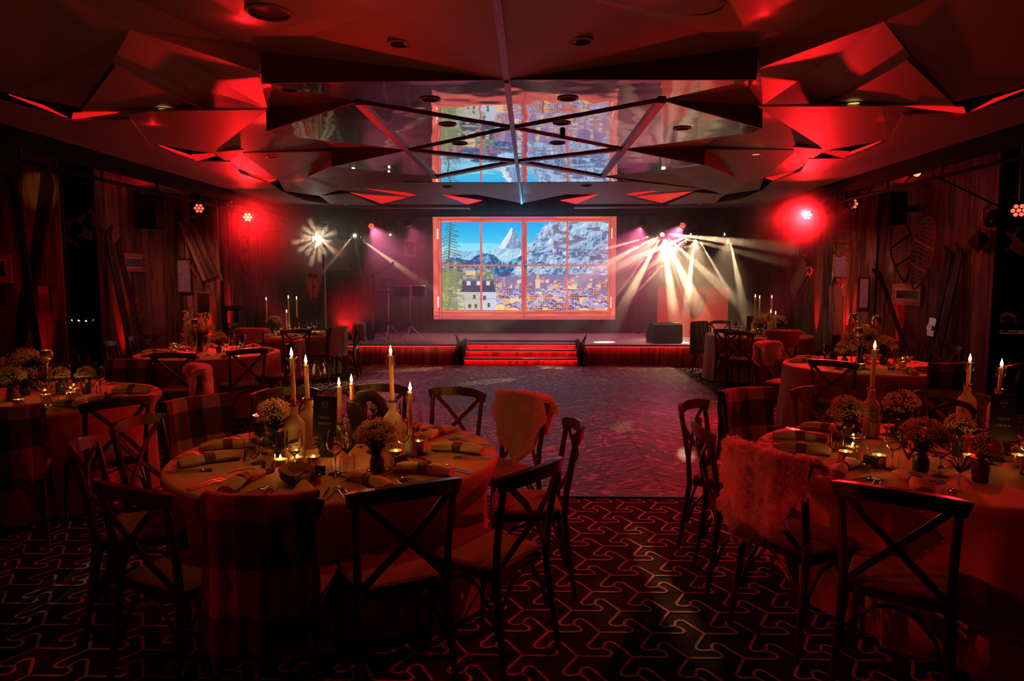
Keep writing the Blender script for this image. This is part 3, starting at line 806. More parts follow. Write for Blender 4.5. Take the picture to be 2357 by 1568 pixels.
# ================================================================== LED SCREEN with the picture it plays
p_tl, p_br = aty(997, 495, 16.05), aty(1415, 736, 16.05)
SXW, SZH = 4.22, p_tl.z - p_br.z
sxc, szc = (p_tl.x + p_br.x) / 2, (p_tl.z + p_br.z) / 2
def picture(W, H):
    u, v = np.meshgrid((np.arange(W) + .5) / W, (np.arange(H) + .5) / H)
    def noise(fx, fy, seed):
        g = np.random.default_rng(seed).random((int(fy) + 3, int(fx) + 3))
        x, y = u * fx, v * fy
        i, j = x.astype(int), y.astype(int)
        a, b = x - i, y - j
        a, b = a * a * (3 - 2 * a), b * b * (3 - 2 * b)
        return (g[j, i] * (1 - a) + g[j, i + 1] * a) * (1 - b) + (g[j + 1, i] * (1 - a) + g[j + 1, i + 1] * a) * b
    def fbm(fx, fy, seed, o=4):
        return sum(noise(fx * 2 ** k, fy * 2 ** k, seed + k) * .5 ** k for k in range(o)) / sum(.5 ** k for k in range(o))
    img = np.zeros((H, W, 3))
    def put(mask, col, al=1.0):
        m = np.clip(mask * al, 0, 1)[..., None] if np.ndim(mask) else mask
        img[:] = img * (1 - m) + np.asarray(col) * m
    C = lambda r, g, b: np.array([r, g, b]) / 255.0
    t = np.clip((v - .07) / .33, 0, 1)[..., None]
    img[:] = C(0, 158, 224) * (1 - t) + C(110, 214, 240) * t
    cl = fbm(5, 16, 3); put(((cl > .5) & (v > .27)).astype(float), C(190, 232, 245), .45)
    def relief(fx, fy, seed, rot, k):
        """Snow relief: slopes of a rotated, stretched noise field lit from the upper left, 0 (shade) .. 1 (lit)."""
        c, s_ = math.cos(rot), math.sin(rot)
        x, y = (u * c - v * s_ * .575) , (u * s_ * 1.74 + v * c)
        def nz(f, g_, sd):
            g = np.random.default_rng(sd).random((64, 64))
            X, Y = x * f + 40, y * g_ + 40
            i, j = np.floor(X).astype(int), np.floor(Y).astype(int)
            a, b = X - i, Y - j
            a, b = a * a * (3 - 2 * a), b * b * (3 - 2 * b)
            G = lambda p, q: g[q % 64, p % 64]
            return (G(i, j) * (1 - a) + G(i + 1, j) * a) * (1 - b) + (G(i, j + 1) * (1 - a) + G(i + 1, j + 1) * a) * b
        h = sum(nz(fx * 2 ** o, fy * 2 ** o, seed + o) * .55 ** o for o in range(5))
        gy, gx_ = np.gradient(h)
        return np.clip(.5 - k * (gx_ + .6 * gy), 0, 1)
    def shade(mask, lo, hi, t):
        m = mask.astype(float)[..., None]
        t = t[..., None]
        img[:] = img * (1 - m) + (lo * (1 - t) + hi * t) * m
    # far snowfields
    ridge = .345 + .05 * (fbm(10, 1, 11)[0] - .5)[None, :]
    shade(v > ridge, C(90, 165, 205), C(190, 226, 240), relief(14, 12, 13, .4, 5))
    # the horned peak
    pk = np.interp(u, [.0, .33, .365, .40, .428, .445, .462, .487, .52, 1], [2, .40, .30, .205, .125, .135, .19, .29, .40, 2])
    pm = (v > pk + .012 * (fbm(40, 20, 21) - .5)) & (v < .46)
    face = np.interp(v, [.12, .2, .3], [.436, .432, .40])
    rl_ = relief(22, 9, 31, -.7, 4)
    shade(pm & (u < face), C(190, 205, 232), C(250, 240, 246), rl_)
    shade(pm & (u >= face), C(66, 92, 132), C(176, 206, 226), rl_)
    shade(pm & (v > .30 + .05 * fbm(30, 20, 33)), C(120, 176, 212), C(206, 232, 242), relief(16, 14, 34, .5, 5))
    # dark wooded ridge on the left
    rl = np.interp(u, [0, .05, .12, .2, .27, .33, .40, .47, .5], [.40, .44, .40, .43, .355, .38, .46, .40, .38])
    mm = v > rl + .03 * (fbm(30, 10, 41) - .5)
    shade(mm & (u < .5), C(8, 66, 116), C(150, 206, 230), np.clip(relief(20, 7, 43, .9, 7) * 1.5 - .55, 0, 1))
    # the big snowy flank on the right
    rr = np.interp(u, [.40, .47, .517, .56, .60, .64, .70, .80, 1], [.60, .46, .33, .22, .12, .08, .05, .03, 0])
    mr = v > rr + .03 * (fbm(36, 24, 51) - .5)
    r1 = relief(11, 7, 61, .75, 6)
    shade(mr, C(92, 132, 180), C(214, 236, 248), r1)
    n1, n2 = fbm(18, 30, 65, 5), fbm(60, 60, 71, 3)
    put((mr & (r1 < .38) & (n2 > .5)).astype(float), C(74, 84, 128), .8)
    put((mr & (n1 > .58) & (u > .66) & (v < .40)).astype(float), C(112, 88, 116), .75)
    put((mr & (v > .33) & (n1 < .44) & (n2 > .44)).astype(float), C(64, 80, 130), .8)
    # valley floor, then the chalets
    put((v > .57 + .05 * (fbm(12, 3, 81) - .5) + .10 * np.clip(.55 - u, 0, 1) - .05 * np.clip(u - .75, 0, 1)).astype(float), C(128, 112, 158))
    r = np.random.default_rng(5)
    hs = []
    for k in range(230):
        vv = .565 + .36 * r.random() ** .8
        uu = .34 + .62 * r.random()
        if vv < .61 and uu < .62: continue
        hs.append((vv, uu, r.random(), r.random(), r.random()))
    hs.sort()
    for vv, uu, q, q2, q3 in hs:
        s = (.006 + (vv - .55) * .046) * (.7 + .6 * q)
        h_ = s * 1.74
        wl = (abs(u - uu) < s) & (v > vv - h_ * .7) & (v < vv + h_ * .9)
        put(wl.astype(float), [C(222, 156, 100), C(168, 92, 88), C(120, 66, 82), C(246, 198, 132)][int(q2 * 4)])
        win = wl & (((u * W / 3).astype(int) % 2) == 0) & (((v * H / 3).astype(int) % 2) == 0)
        put(win.astype(float), C(255, 220, 150), .7)
        rf = (abs(u - uu) < s * 1.25) & (v > vv - h_ * 1.5 + abs(u - uu - s * .3) * 1.3) & (v < vv - h_ * .75 + abs(u - uu) * .4)
        put(rf.astype(float), C(142, 144, 206) if q3 > .5 else C(92, 76, 122))
        put((rf & (v < vv - h_ * 1.25 + abs(u - uu - s * .3) * 1.3) & (u > uu - s * .2)).astype(float), C(196, 200, 238), .8)
    # church
    put(((abs(u - .574) < .013) & (v > .61) & (v < .70)).astype(float), C(222, 196, 160))
    put(((abs(u - .574) < (v - .53) * .13) & (v > .53) & (v < .62)).astype(float), C(206, 168, 150))
    # trees and the pale hotel with its mansard roof
    gl = fbm(40, 30, 91, 5)
    gm = (u < .34 - .22 * np.clip(.62 - v, 0, 1)) & (v > .50 + .06 * (fbm(20, 2, 95) - .5))
    put(gm.astype(float), C(92, 118, 96)); put((gm & (gl > .5)).astype(float), C(120, 134, 92)); put((gm & (gl > .58)).astype(float), C(60, 80, 92)); put((gm & (gl < .40)).astype(float), C(170, 160, 128))
    put(((abs(u - .208) < .026) & (v > .53) & (v < .575)).astype(float), C(226, 190, 140)); put(((abs(u - .208) < .03 - (.53 - v) * .6) & (v > .505) & (v <= .53)).astype(float), C(120, 150, 160))
    ho = (u > .13) & (u < .346) & (v > .70)
    put(ho.astype(float), C(196, 200, 212)); put((ho & (u < .262)).astype(float), C(190, 186, 168))
    put((ho & (abs(v - .80) < .004)).astype(float), C(160, 160, 172))
    for cx, cz in ((.225, .78), (.282, .79), (.306, .86), (.20, .87), (.235, .87)):
        put(((abs(u - cx) < .007) & (abs(v - cz) < .02)).astype(float), C(70, 74, 96))
    mf = (u > .15 + (.735 - v) * .1) & (u < .345 - (.735 - v) * .12) & (v > .612) & (v < .735)
    put(mf.astype(float), C(58, 62, 92)); put((mf & (v < .63)).astype(float), C(96, 104, 136))
    for cx in (.195, .25, .302):
        put(((abs(u - cx) < .011) & (v > .63) & (v < .668)).astype(float), C(212, 206, 196))
    # larch on the left: drawn with bare boughs
    tx_ = .10 - .035 * (v - .07) / .85
    put((abs(u - tx_) < .0025 + .004 * v).astype(float), np.where((v > .45)[..., None], C(128, 160, 60), C(72, 90, 70)))
    for k in range(64):
        v0 = .08 + .82 * (k / 64)
        ln = (.018 + .075 * (v0 ** .8)) * (.6 + .8 * r.random())
        sg = 1 if k % 2 else -1
        x0 = .10 - .035 * (v0 - .07) / .85
        dx = (u - x0) * sg
        yv = v0 + (.25 + .4 * r.random()) * dx + 6 * dx * dx * (.5 - r.random())
        m_ = (dx > 0) & (dx < ln) & (abs(v - yv) < .0045)
        put(m_.astype(float), C(84, 98, 70) if v0 < .42 else C(128, 140, 84), .85)
        if v0 > .5:
            put(((dx > 0) & (dx < ln) & (v - yv > 0) & (v - yv < .05) & (gl > .5)).astype(float), C(134, 146, 96), .5)
    # the window that frames the view
    gr = fbm(8, 90, 101, 3); gr2 = fbm(90, 8, 103, 3)
    def wood_(mask, gn, base=(226, 96, 76)):
        c = C(*base)[None, None] * (.72 + .5 * gn)[..., None]
        m = mask.astype(float)[..., None]
        img[:] = img * (1 - m) + c * m
    L0, L1, L2 = .0, .03, .0465
    R1, R2 = .970, .957
    T1, T2 = .046, .07
    B2, B1 = .908, .935
    wood_((u < L2) | (u > R2), gr2); wood_((v < T2) | (v > B2), gr)
    wood_(abs(u - .5) < .0165, gr2, (206, 84, 80)); wood_(abs(u - .2635) < .0055, gr2, (214, 100, 92)); wood_(abs(u - .7335) < .0055, gr2, (214, 100, 92)); wood_((abs(v - .48) < .008) & (u > L2) & (u < R2), gr, (214, 96, 88))
    edge = (abs(u - L1) < .0022) | (abs(u - R1) < .0022) | ((abs(v - T1) < .004) & (u > L1) & (u < R1)) | ((abs(v - B1) < .004) & (u > L1) & (u < R1)) | (abs(u - .5) < .0015)
    put(edge.astype(float), C(128, 40, 48), .75)
    for d in (L2, R2): put((abs(u - d) < .0018).astype(float), C(150, 48, 50), .8)
    put(((v < .045) & (abs(u - .47) < .20)).astype(float), C(178, 60, 118), .6)
    put((v > .965).astype(float), C(176, 66, 78), .7)
    for a, b in ((.13, .23), (.775, .885)):
        for d in (.0265, .9745):
            put(((abs(u - d) < .0035) & (v > a) & (v < b)).astype(float), C(240, 226, 232))
    put(((abs(u - .507) < .006) & (abs(v - .475) < .035)).astype(float), C(90, 66, 84)); put(((abs(v - .47) < .008) & (u > .507) & (u < .54)).astype(float), C(150, 140, 170))
    return img
W_, H_ = 452, 260
img = picture(W_, H_)
lin = np.where(img <= .04045, img / 12.92, ((img + .055) / 1.055) ** 2.4)
xs = np.linspace(-SXW / 2, SXW / 2, W_); zs = np.linspace(SZH / 2, -SZH / 2, H_)
gx, gz = np.meshgrid(xs, zs)
vv = np.stack([gx.ravel(), np.zeros(gx.size), gz.ravel()], 1)
i0 = (np.arange(H_ - 1)[:, None] * W_ + np.arange(W_ - 1)[None]).ravel()
ff = np.stack([i0 + W_, i0 + W_ + 1, i0 + 1, i0], 1)
pm_ = bpy.data.meshes.new('picture')
pm_.from_pydata(vv.tolist(), [], ff.tolist())
at_ = pm_.color_attributes.new('picture', 'FLOAT_COLOR', 'POINT')
at_.data.foreach_set('color', np.concatenate([lin.reshape(-1, 3), np.ones((lin.shape[0] * lin.shape[1], 1))], 1).astype(np.float32).ravel())
sm, nt, b, N, L = new_mat('screen_picture')
an = N.new('ShaderNodeAttribute'); an.attribute_name = 'picture'
b.inputs['Base Color'].default_value = (.01, .01, .01, 1)
L.new(an.outputs['Color'], b.inputs['Emission Color'])
b.inputs['Emission Strength'].default_value = 1.38
b.inputs['Roughness'].default_value = .5
pm_.materials.append(sm)
scr = thing('led_screen', 'large lit screen showing an alpine village through a window frame', 'screen', (sxc, 16.05, szc))
obj('display', pm_, scr)
obj('housing', MB().box((-SXW / 2, .004, -SZH / 2), (SXW / 2, .2, SZH / 2)).mesh('housing', M['matte_black'], False), scr)

# ================================================================== LAMPS AND STAGE GEAR
def par_kit(lens):
    k = []
    bd = MB().lathe([(.05, -.16), (.085, -.13), (.095, -.02), (.10, 0), (.088, 0.0), (.085, -.02)], 20, cap=False)
    bd.lathe([(.05, -.16), (.001, -.165)], 20, cap=False)
    k.append(('housing', bd.mesh('housing', M['black'])))
    fc = MB().lathe([(.086, -.018), (.001, -.018)], 20, cap=False)
    k.append(('face', fc.mesh('face', M['matte_black'])))
    for i in range(7):
        a = i * PI / 3
        c = (0, 0, -.014) if i == 6 else (.052 * math.cos(a), .052 * math.sin(a), -.014)
        ln = MB().lathe([(.022, 0), (.020, .008), (.012, .014), (.001, .016)], 12, c, cap=False)
        k.append(('lens', ln.mesh('lens', M[lens])))
    y = MB().tube([(-.11, 0, -.07), (-.115, 0, -.12), (-.10, 0, -.24), (.10, 0, -.24), (.115, 0, -.12), (.11, 0, -.07)], .009, 6)
    k.append(('yoke', y.mesh('yoke', M['black'])))
    return k
PAR_HOT, PAR_DIM = par_kit('led_hot'), par_kit('led_dim')
def aim(o, frm, to):
    o.rotation_euler = (Vector(to) - Vector(frm)).to_track_quat('Z', 'Y').to_euler()
def par(kit, p, tgt, label, group='red wash lamps', s=1.0):
    o = build(kit, 'par_lamp', label, 'stage lamp', p, group=group, scale=s)
    aim(o, p, tgt)
    if p[2] > 2:
        Rm = o.rotation_euler.to_matrix().transposed()
        rail = Vector((5.2 if p[0] > 0 else -5.2, p[1], 2.94))
        if abs(p[0]) > 6: rail = Vector((p[0], p[1], 3.37))
        if abs(p[0]) < 4: rail = Vector((p[0], 15.0, 3.03))
        a, b = Rm @ Vector((0, 0, .12)) / s, Rm @ (rail - Vector(p)) / s
        obj('hanger', MB().tube([a, (a + b) / 2 + Rm @ Vector((0, 0, .02)), b], .014, 6).mesh('hanger', M['black']), o)
    return o
eye = CAM
par(PAR_HOT, aty(570, 500, 12.9), eye + Vector((-.5, 0, 0)), 'glowing red lamp on the left rail, pointing at the camera', s=1.1)
par(PAR_HOT, aty(1858, 495, 12.2), eye + Vector((.5, 0, 0)), 'glowing red lamp on the right rail in a red glow', s=1.1)
par(PAR_DIM, aty(458, 480, 11.4), (-2, 5, 1), 'dim red lamp hanging above the wooden sled', s=1.05)
par(PAR_DIM, aty(1963, 470, 11.4), (0, 5, 1), 'orange lamp hanging above the round snowshoe on the right pillar', s=1.05)
par(PAR_DIM, aty(2345, 485, 8.6), (2.5, 3, 1), 'red lamp at the right edge above the pale flags', s=1.1)
par(PAR_DIM, aty(505, 450, 12.2), (-3, 6, .5), 'small red lamp on the left rail beside the sled', s=.7)
par(PAR_DIM, aty(527, 452, 12.6), (-3, 6, .5), 'small red lamp further along the left rail', s=.6)
# floor cans on the stage
fp = aty(763, 748, 13.9); par(PAR_HOT, (fp.x, 13.9, SZ + .12), (-1.5, 0, 2.2), 'floor lamp glowing red on the left of the stage', s=1.0)
spot('floor_can_light', (fp.x + .12, 13.9, SZ + .2), (-2.6, 15.8, 1.6), 150, 75, RED, .8, .05)
fp2 = aty(1640, 747, 13.9); par(PAR_HOT, (fp2.x, 13.9, SZ + .12), (1.5, 0, 2.2), 'floor lamp glowing red on the right of the stage', s=1.0)

# moving heads
def head_kit(lens):
    k = [('base', MB().cbox((-.16, -.11, .20), (.16, .11, .32), .02).mesh('base', M['black'], False)),
         ('yoke', MB().cbox((-.15, -.05, -.10), (-.11, .05, .20), .01).cbox((.11, -.05, -.10), (.15, .05, .20), .01).box((-.13, -.05, .185), (.13, .05, .205)).mesh('yoke', M['black'], False))]
    bd = MB().lathe([(.06, -.16), (.095, -.13), (.10, .08), (.085, .12), (.075, .12), (.07, .10)], 18, cap=False).lathe([(.06, -.16), (.001, -.16)], 18, cap=False)
    return k, bd.mesh('body', M['black']), MB().lathe([(.07, .105), (.045, .12), (.001, .126)], 18, cap=False).mesh('lens', M[lens])
def moving_head(key, tgt, label, lens='head_lens', lens_r=1.0):
    k, bd, ln = head_kit(lens)
    p = HEADS[key]
    t = build(k, 'moving_head', label, 'stage lamp', p, group='moving head lamps')
    o = obj('body', bd, t)
    aim(o, p, tgt)
    q = obj('lens', ln, o)
    q.scale = (lens_r, lens_r, 1)
    t2 = MB().tube([(0, 0, .31), (0, 0, max(.40, 3.03 - p.z))], .02, 8)
    obj('hanging_clamp', t2.mesh('hanging_clamp', M['black']), t)
    return t
moving_head('h1', (1.2, 8, .2), 'moving head over the right of the stage, nearest the screen, throwing bright beams', lens_r=.6)
moving_head('h2', (.5, 14.3, 1.6), 'middle moving head right of the screen', lens_r=.45)
moving_head('h3', (.8, 13.8, 1.8), 'moving head right of the screen, nearest the right wall', lens_r=.4)
moving_head('h4', (-1.4, 9.5, 1.0), 'moving head left of the screen throwing a fan of thin beams', lens_r=.5)
for wp, wt, we, wc, wk in WASH:  # housings for the added violet wash lamps
    par(PAR_DIM, Vector(wp), wt, 'added violet wash lamp on the cross bar, %s' % {-2.42: 'just left of the screen', 2.55: 'just right of the screen', -3.24: 'farther left between two heads', 3.42: 'farther right between two heads'}[wp[0]], 'added violet wash lamps', .9)
moving_head('h5', (-2.4, 4, 1.6), 'moving head left of the screen above the drums', lens_r=.3)
t6 = moving_head('h6', CAM + Vector((-.9, 0, -.2)), 'moving head flaring straight at the camera, left of the picture', 'head_star', 1.1)
cbar = thing('lighting_bar', 'black lighting bar across the room carrying the moving heads', 'lighting bar', (0, 15.0, 3.05))
obj('bar', MB().tube([(-5.25, 0, 0), (5.25, 0, 0)], .028, 8).mesh('bar', M['black']), cbar)
for x in (-5.2, 5.2):
    obj('end_clamp', MB().box((x - .05, -.05, -.09), (x + .05, .05, .13)).mesh('end_clamp', M['black'], False), cbar)
# beams of the right heads: narrow bright ones and wide soft ones, over the stage end of the room
YB_ = 14.55
for px, py, e, c in ((1400, 640, 20, 1.3), (1410, 605, 10, 1.0), (1405, 700, 20, 1.3), (1690, 622, 30, 1.5), (1690, 705, 20, 1.3), (1640, 690, 10, 1.0), (1548, 700, 12, 2.4), (1580, 705, 14, 2.2),
                     (1420, 566, 9, 3.5), (1425, 592, 8, 6), (1540, 640, 12, 10), (1575, 640, 8, 12), (1660, 570, 9, 5), (1640, 640, 6, 9), (1470, 640, 6, 9), (1620, 548, 10, 7)):
    beam('h1', aty(px, py, YB_), e * 1.0, c, .5)
for px, py, e, c in ((1545, 592, 14, 1.6), (1540, 562, 10, 6), (1560, 566, 5, 5), (1590, 620, 10, 7), (1660, 640, 6, 5)):
    beam('h2', aty(px, py, 14.6), e, c, .5)
for px, py, e, c in ((1612, 558, 12, 2.4), (1606, 572, 6, 3), (1690, 600, 4, 8)):
    beam('h3', aty(px, py, 14.7), e, c, .5)
for px, py, e, c in ((960, 622, 44, 1.1), (985, 610, 26, 1.0), (985, 585, 20, 1.6), (985, 560, 20, 2.6), (980, 543, 22, 4), (900, 600, 8, 6)):
    beam('h4', aty(px, py, 14.6), e, c, .5)
for px, py, e, c in ((985, 545, 4, 3), (980, 565, 3, 3)):
    beam('h5', aty(px, py, 14.7), e, c, .5)
dcam = (CAM - HEADS['h6']); dcam /= -dcam.y
for k in range(14):
    a = k * 2 * PI / 14
    rad_ = .065 + .035 * ((k * 5) % 3) / 2
    beam('h6', HEADS['h6'] + dcam + Vector((rad_ * math.cos(a) - .015, 0, rad_ * math.sin(a) - .02)), 5.0, 1.6)
beam('h1', aty(1560, 680, 14.4), .34, 80, 1.0); beam('h1', aty(1450, 600, 14.6), .18, 50, 1.0); beam('h2', aty(1600, 690, 14.4), .15, 80, 1.0); beam('h3', aty(1660, 690, 14.4), .08, 70, 1.0); beam('h4', aty(940, 580, 14.4), .02, 45, 1.0)
beam('h1', at(1580, 1052, 0), 1.3, 1.3, 1.0); beam('h1', at(1430, 985, 0), .25, 2.2, 1.0)
beam('h4', at(300, 1180, .45), 2, 1.0, .5); beam('h4', at(150, 1340, 0), 2, 1.4, .6); beam('h4', at(900, 1000, 0), .6, 1.2, .8)
# --- lighting rails: two black bars with short struts between
for sx, nm in ((-1, 'left'), (1, 'right')):
    t = thing('lighting_rail', 'black lighting rail with short struts along the %s side of the ceiling' % nm, 'lighting rail', (sx * 5.2, 0, 0), group=None)
    obj('upper_bar', MB().box((-.05, 2.0, 3.07), (.05, 15.2, 3.25)).mesh('upper_bar', M['matte_black'], False), t)
    obj('lower_bar', MB().tube([(0, 2.0, 2.94), (0, 15.2, 2.94)], .025, 8).mesh('lower_bar', M['matte_black']), t)
    for y in (4.0, 5.6, 7.3, 8.7, 10.0, 11.3, 12.6, 13.9):
        obj('strut', MB().tube([(0, y, 2.94), (0, y, 3.1)], .018, 6).mesh('strut', M['black']), t)
def rail_lamp(p, lab):
    t = thing('rail_spotlight', lab, 'spotlight', p, group='small rail spotlights')
    o = obj('housing', MB().lathe([(.03, -.10), (.055, -.08), (.06, .05), (.05, .05), (.048, .03)], 14, cap=False).lathe([(.03, -.1), (.001, -.1)], 14, cap=False).mesh('housing', M['black']), t)
    aim(o, p, (0, 3, 1.2))
    obj('lens', MB().lathe([(.048, .03), (.03, .045), (.001, .05)], 14, cap=False).mesh('lens', M['amber_lamp'] if 'amber' in lab else M['steel']), o)
    obj('bracket', MB().tube([(0, 0, .05), ((5.2 if p[0] > 0 else -5.2) - p[0], 0, 2.95 - p[2])], .012, 6).mesh('bracket', M['black']), t)
rail_lamp(aty(2027, 412, 10.6), 'amber spotlight on the right rail above the round snowshoe')
rail_lamp(aty(2112, 398, 9.6), 'amber spotlight nearer the camera on the right rail')
rail_lamp(aty(530, 462, 12.4), 'silver spotlight on the left rail beside the red lamps')
rail_lamp(aty(490, 452, 11.8), 'silver spotlight at the top of the left rail cluster')
def profile_lamp(p, tgt, lab):
    t = thing('theatre_lamp', lab, 'stage lamp', p, group='black theatre lamps on the rails')
    o = obj('barrel', MB().lathe([(.06, -.22), (.10, -.18), (.10, .0), (.075, .04), (.075, .20), (.06, .20), (.06, .12)], 16, cap=False).lathe([(.06, -.22), (.001, -.22)], 16, cap=False).mesh('barrel', M['black']), t)
    aim(o, p, tgt)
    obj('lens', MB().lathe([(.06, .12), (.03, .15), (.001, .155)], 16, cap=False).mesh('lens', M['steel']), o)
    rx_ = (5.2 if p[0] > 0 else -5.2) - p[0]
    obj('yoke', MB().tube([(-.12, 0, 0), (-.12, 0, .12), (0, 0, .2), (.12, 0, .12), (.12, 0, 0)], .012, 6).tube([(0, 0, .19), (rx_ if abs(p[0]) < 6 else 0, 0, max(.22, (2.99 if abs(p[0]) < 6 else 3.38) - p[2]))], .012, 6).mesh('yoke', M['black']), t)
profile_lamp(aty(466, 478, 11.7), (-1, 6, 1), 'black theatre lamp above the dim red lamp on the left rail')
profile_lamp(aty(1962, 448, 11.5)+Vector((0,0,-.12)), (1, 6, 1), 'black theatre lamp above the orange lamp on the right rail')
profile_lamp(aty(2285, 505, 8.9), (2, 4, 1), 'large black theatre lamp above the pale flags at the right')
profile_lamp(aty(1915, 480, 12.4), (1, 8, 1), 'black theatre lamp beside the red glow on the right rail')

# --- ceiling fittings
def downlight(p, lab, lit, s=1.0, rad=.07):
    t = thing('downlight', lab, 'downlight', p, group='round ceiling downlights')
    t.scale = (s, s, s)
    obj('trim_ring', MB().lathe([(rad * 1.35, .0), (rad * 1.35, -.008), (rad, -.010), (rad, .0)], 24, cap=False).mesh('trim_ring', M['ceiling']), t)
    obj('lamp', MB().lathe([(rad, -.002), (.001, -.002)], 24, cap=False).mesh('lamp', M[lit]), t)
for px, py, z, lit, lab in ((920, 100, onA(920, 100) - .002, 'matte_black', 'dark downlight in the ceiling panel left of the centre joint'),
                            (1337, 95, onA(1337, 95) - .002, 'matte_black', 'dark downlight in the ceiling panel right of the centre joint'),
                            (667, 206, 3.44, 'matte_black', 'dark downlight left of the mirror ceiling in the red strip'),
                            (1637, 198, 3.44, 'matte_black', 'dark downlight right of the mirror ceiling, in an orange ring'),
                            (627, 361, 3.36, 'matte_black', 'dark downlight in the folded panel above the left speaker'),
                            (1740, 355, 3.33, 'amber_lamp', 'lit amber downlight in the folded panel right of the mirror'),
                            (377, 251, 3.33, 'amber_lamp', 'lit amber downlight in the left triangle panel'),
                            (1965, 237, 3.33, 'amber_lamp', 'lit amber downlight in the right triangle panel'),
                            (2262, 352, 3.385, 'amber_lamp', 'lit amber downlight outside the right rail'),
                            (370, 418, 3.385, 'matte_black', 'dark downlight outside the left rail'),
                            (1030, 430, 3.30, 'matte_black', 'dark downlight behind the mirror, left of the centre joint'),
                            (1350, 428, 3.30, 'matte_black', 'dark downlight behind the mirror, right of the centre joint'),
                            (990, 228, 3.303, 'matte_black', 'ring downlight in the mirror at the top left of the reflected screen'),
                            (1307, 226, 3.303, 'matte_black', 'ring downlight in the mirror at the top right of the reflected screen'),
                            (1030, 286, 3.303, 'matte_black', 'ring downlight in the mirror over the reflected trees'),
                            (1293, 283, 3.303, 'matte_black', 'ring downlight in the mirror over the reflected chalets'),
                            (1058, 330, 3.303, 'matte_black', 'small ring downlight in the lower left of the mirror'),
                            (1283, 329, 3.303, 'matte_black', 'small ring downlight in the lower right of the mirror'),
                            (1570, 295, 3.303, 'matte_black', 'ring downlight in the mirror triangle at the right')):
    downlight(at(px, py, z), lab, lit, .75 if lit == 'amber_lamp' else 1.0)
for px, py, z, lab in ((620, 27, 3.44, 'large round ceiling speaker at the top left'), (1615, 12, 3.44, 'large round ceiling speaker at the top right')):
    t = thing('ceiling_speaker', lab, 'ceiling speaker', at(px, py, z), group='round ceiling speakers')
    obj('trim_ring', MB().lathe([(.155, .004), (.155, -.012), (.135, -.016), (.13, .0)], 32, cap=False).mesh('trim_ring', M['ceiling']), t)
    obj('grille', MB().lathe([(.13, -.004), (.001, -.008)], 32, cap=False).mesh('grille', M['grille']), t)
single('camera_sensor', MB().lathe([(.03, .03), (.03, .0), (.022, -.02), (.001, -.028)], 14).mesh('camera_sensor', M['matte_black']), 'small black sensor hanging from the mirror ceiling over the reflected chalets', 'sensor', at(1295, 313, 3.27))

# --- loudspeakers
def speaker(p, w, d, h, lab, stand=0.0, rz=0.0):
    t = thing('loudspeaker', lab, 'loudspeaker', p, rz, group='black loudspeakers')
    obj('cabinet', MB().cbox((-w / 2, -d / 2, 0), (w / 2, d / 2, h), .02).mesh('cabinet', M['matte_black'], False), t)
    obj('grille', MB().cbox((-w / 2 + .02, -d / 2 - .012, .03), (w / 2 - .02, -d / 2, h - .03), .01).mesh('grille', M['grille'], False), t)
    if stand:
        obj('bracket', MB().box((-.04, -.04, h * .4), (.04, d / 2 + stand, h * .6)).mesh('bracket', M['black'], False), t)
    return t
def box_px(x0, y0, x1, y1, Y):
    a, b = aty(x0, y1, Y), aty(x1, y0, Y)
    return Vector(((a.x + b.x) / 2, Y, a.z)), b.x - a.x, b.z - a.z
p, w_, h_ = box_px(320, 450, 366, 526, 10.9); q = speaker(p, w_, .26, h_, 'black loudspeaker hanging high on the left plank wall')
obj('wall_bracket', MB().box((-5.98 - p.x, -.03, h_ * .4), (-w_ / 2, .03, h_ * .6)).mesh('wall_bracket', M['black'], False), q)
p, w_, h_ = box_px(2035, 444, 2080, 518, 10.9); q = speaker(p, w_, .26, h_, 'black loudspeaker hanging high on the right plank wall')
obj('wall_bracket', MB().box((w_ / 2, -.03, h_ * .4), (6.13 - p.x, .03, h_ * .6)).mesh('wall_bracket', M['black'], False), q)
p, w_, h_ = box_px(617, 532, 650, 610, 14.6); speaker(p, w_, .3, h_, 'black loudspeaker on a tall pole at the left of the stage')
ss = thing('speaker_stand', 'black pole stand under the loudspeaker at the left of the stage', 'stand', (p.x, 14.6, SZ))
p.z -= SZ
obj('pole', MB().tube([(0, 0, .02), (0, 0, p.z)], .02, 8).mesh('pole', M['black']), ss)
obj('top_plate', MB().box((-.1, -.1, p.z - .02), (.1, .1, p.z)).mesh('top_plate', M['black'], False), ss)
for k in range(3):
    a = k * 2 * PI / 3 + .4
    obj('leg', MB().tube([(0, 0, .6), (.4 * math.cos(a), .4 * math.sin(a), .02)], .014, 6).mesh('leg', M['black']), ss)
# floor wedges
def wedge(p, lab, rz):
    t = thing('stage_monitor', lab, 'loudspeaker', p, rz, group='wedge monitors on the stage')
    pr = [(-.22, 0), (.2, 0), (.26, .12), (.02, .40), (-.2, .36)]
    w = .30
    vs = [(-w, y, z) for y, z in pr] + [(w, y, z) for y, z in pr]
    n = len(pr)
    obj('cabinet', MB().add(vs, [tuple(range(n)), tuple(range(2 * n - 1, n - 1, -1))] + [((i + 1) % n, i, i + n, (i + 1) % n + n) for i in range(n)]).mesh('cabinet', M['matte_black'], False), t)
    obj('grille', MB().add([(-w + .04, .262, .125), (w - .04, .262, .125), (w - .04, .032, .40), (-w + .04, .032, .40)], [(0, 1, 2, 3)]).mesh('grille', M['grille'], False), t)
q = aty(1530, 780, 13.9); wedge((q.x, 13.95, SZ), 'black wedge monitor on the right of the stage', 0.2)
q = aty(805, 780, 13.9); wedge((q.x, 14.5, SZ), 'black wedge monitor on the left of the stage', -.3)
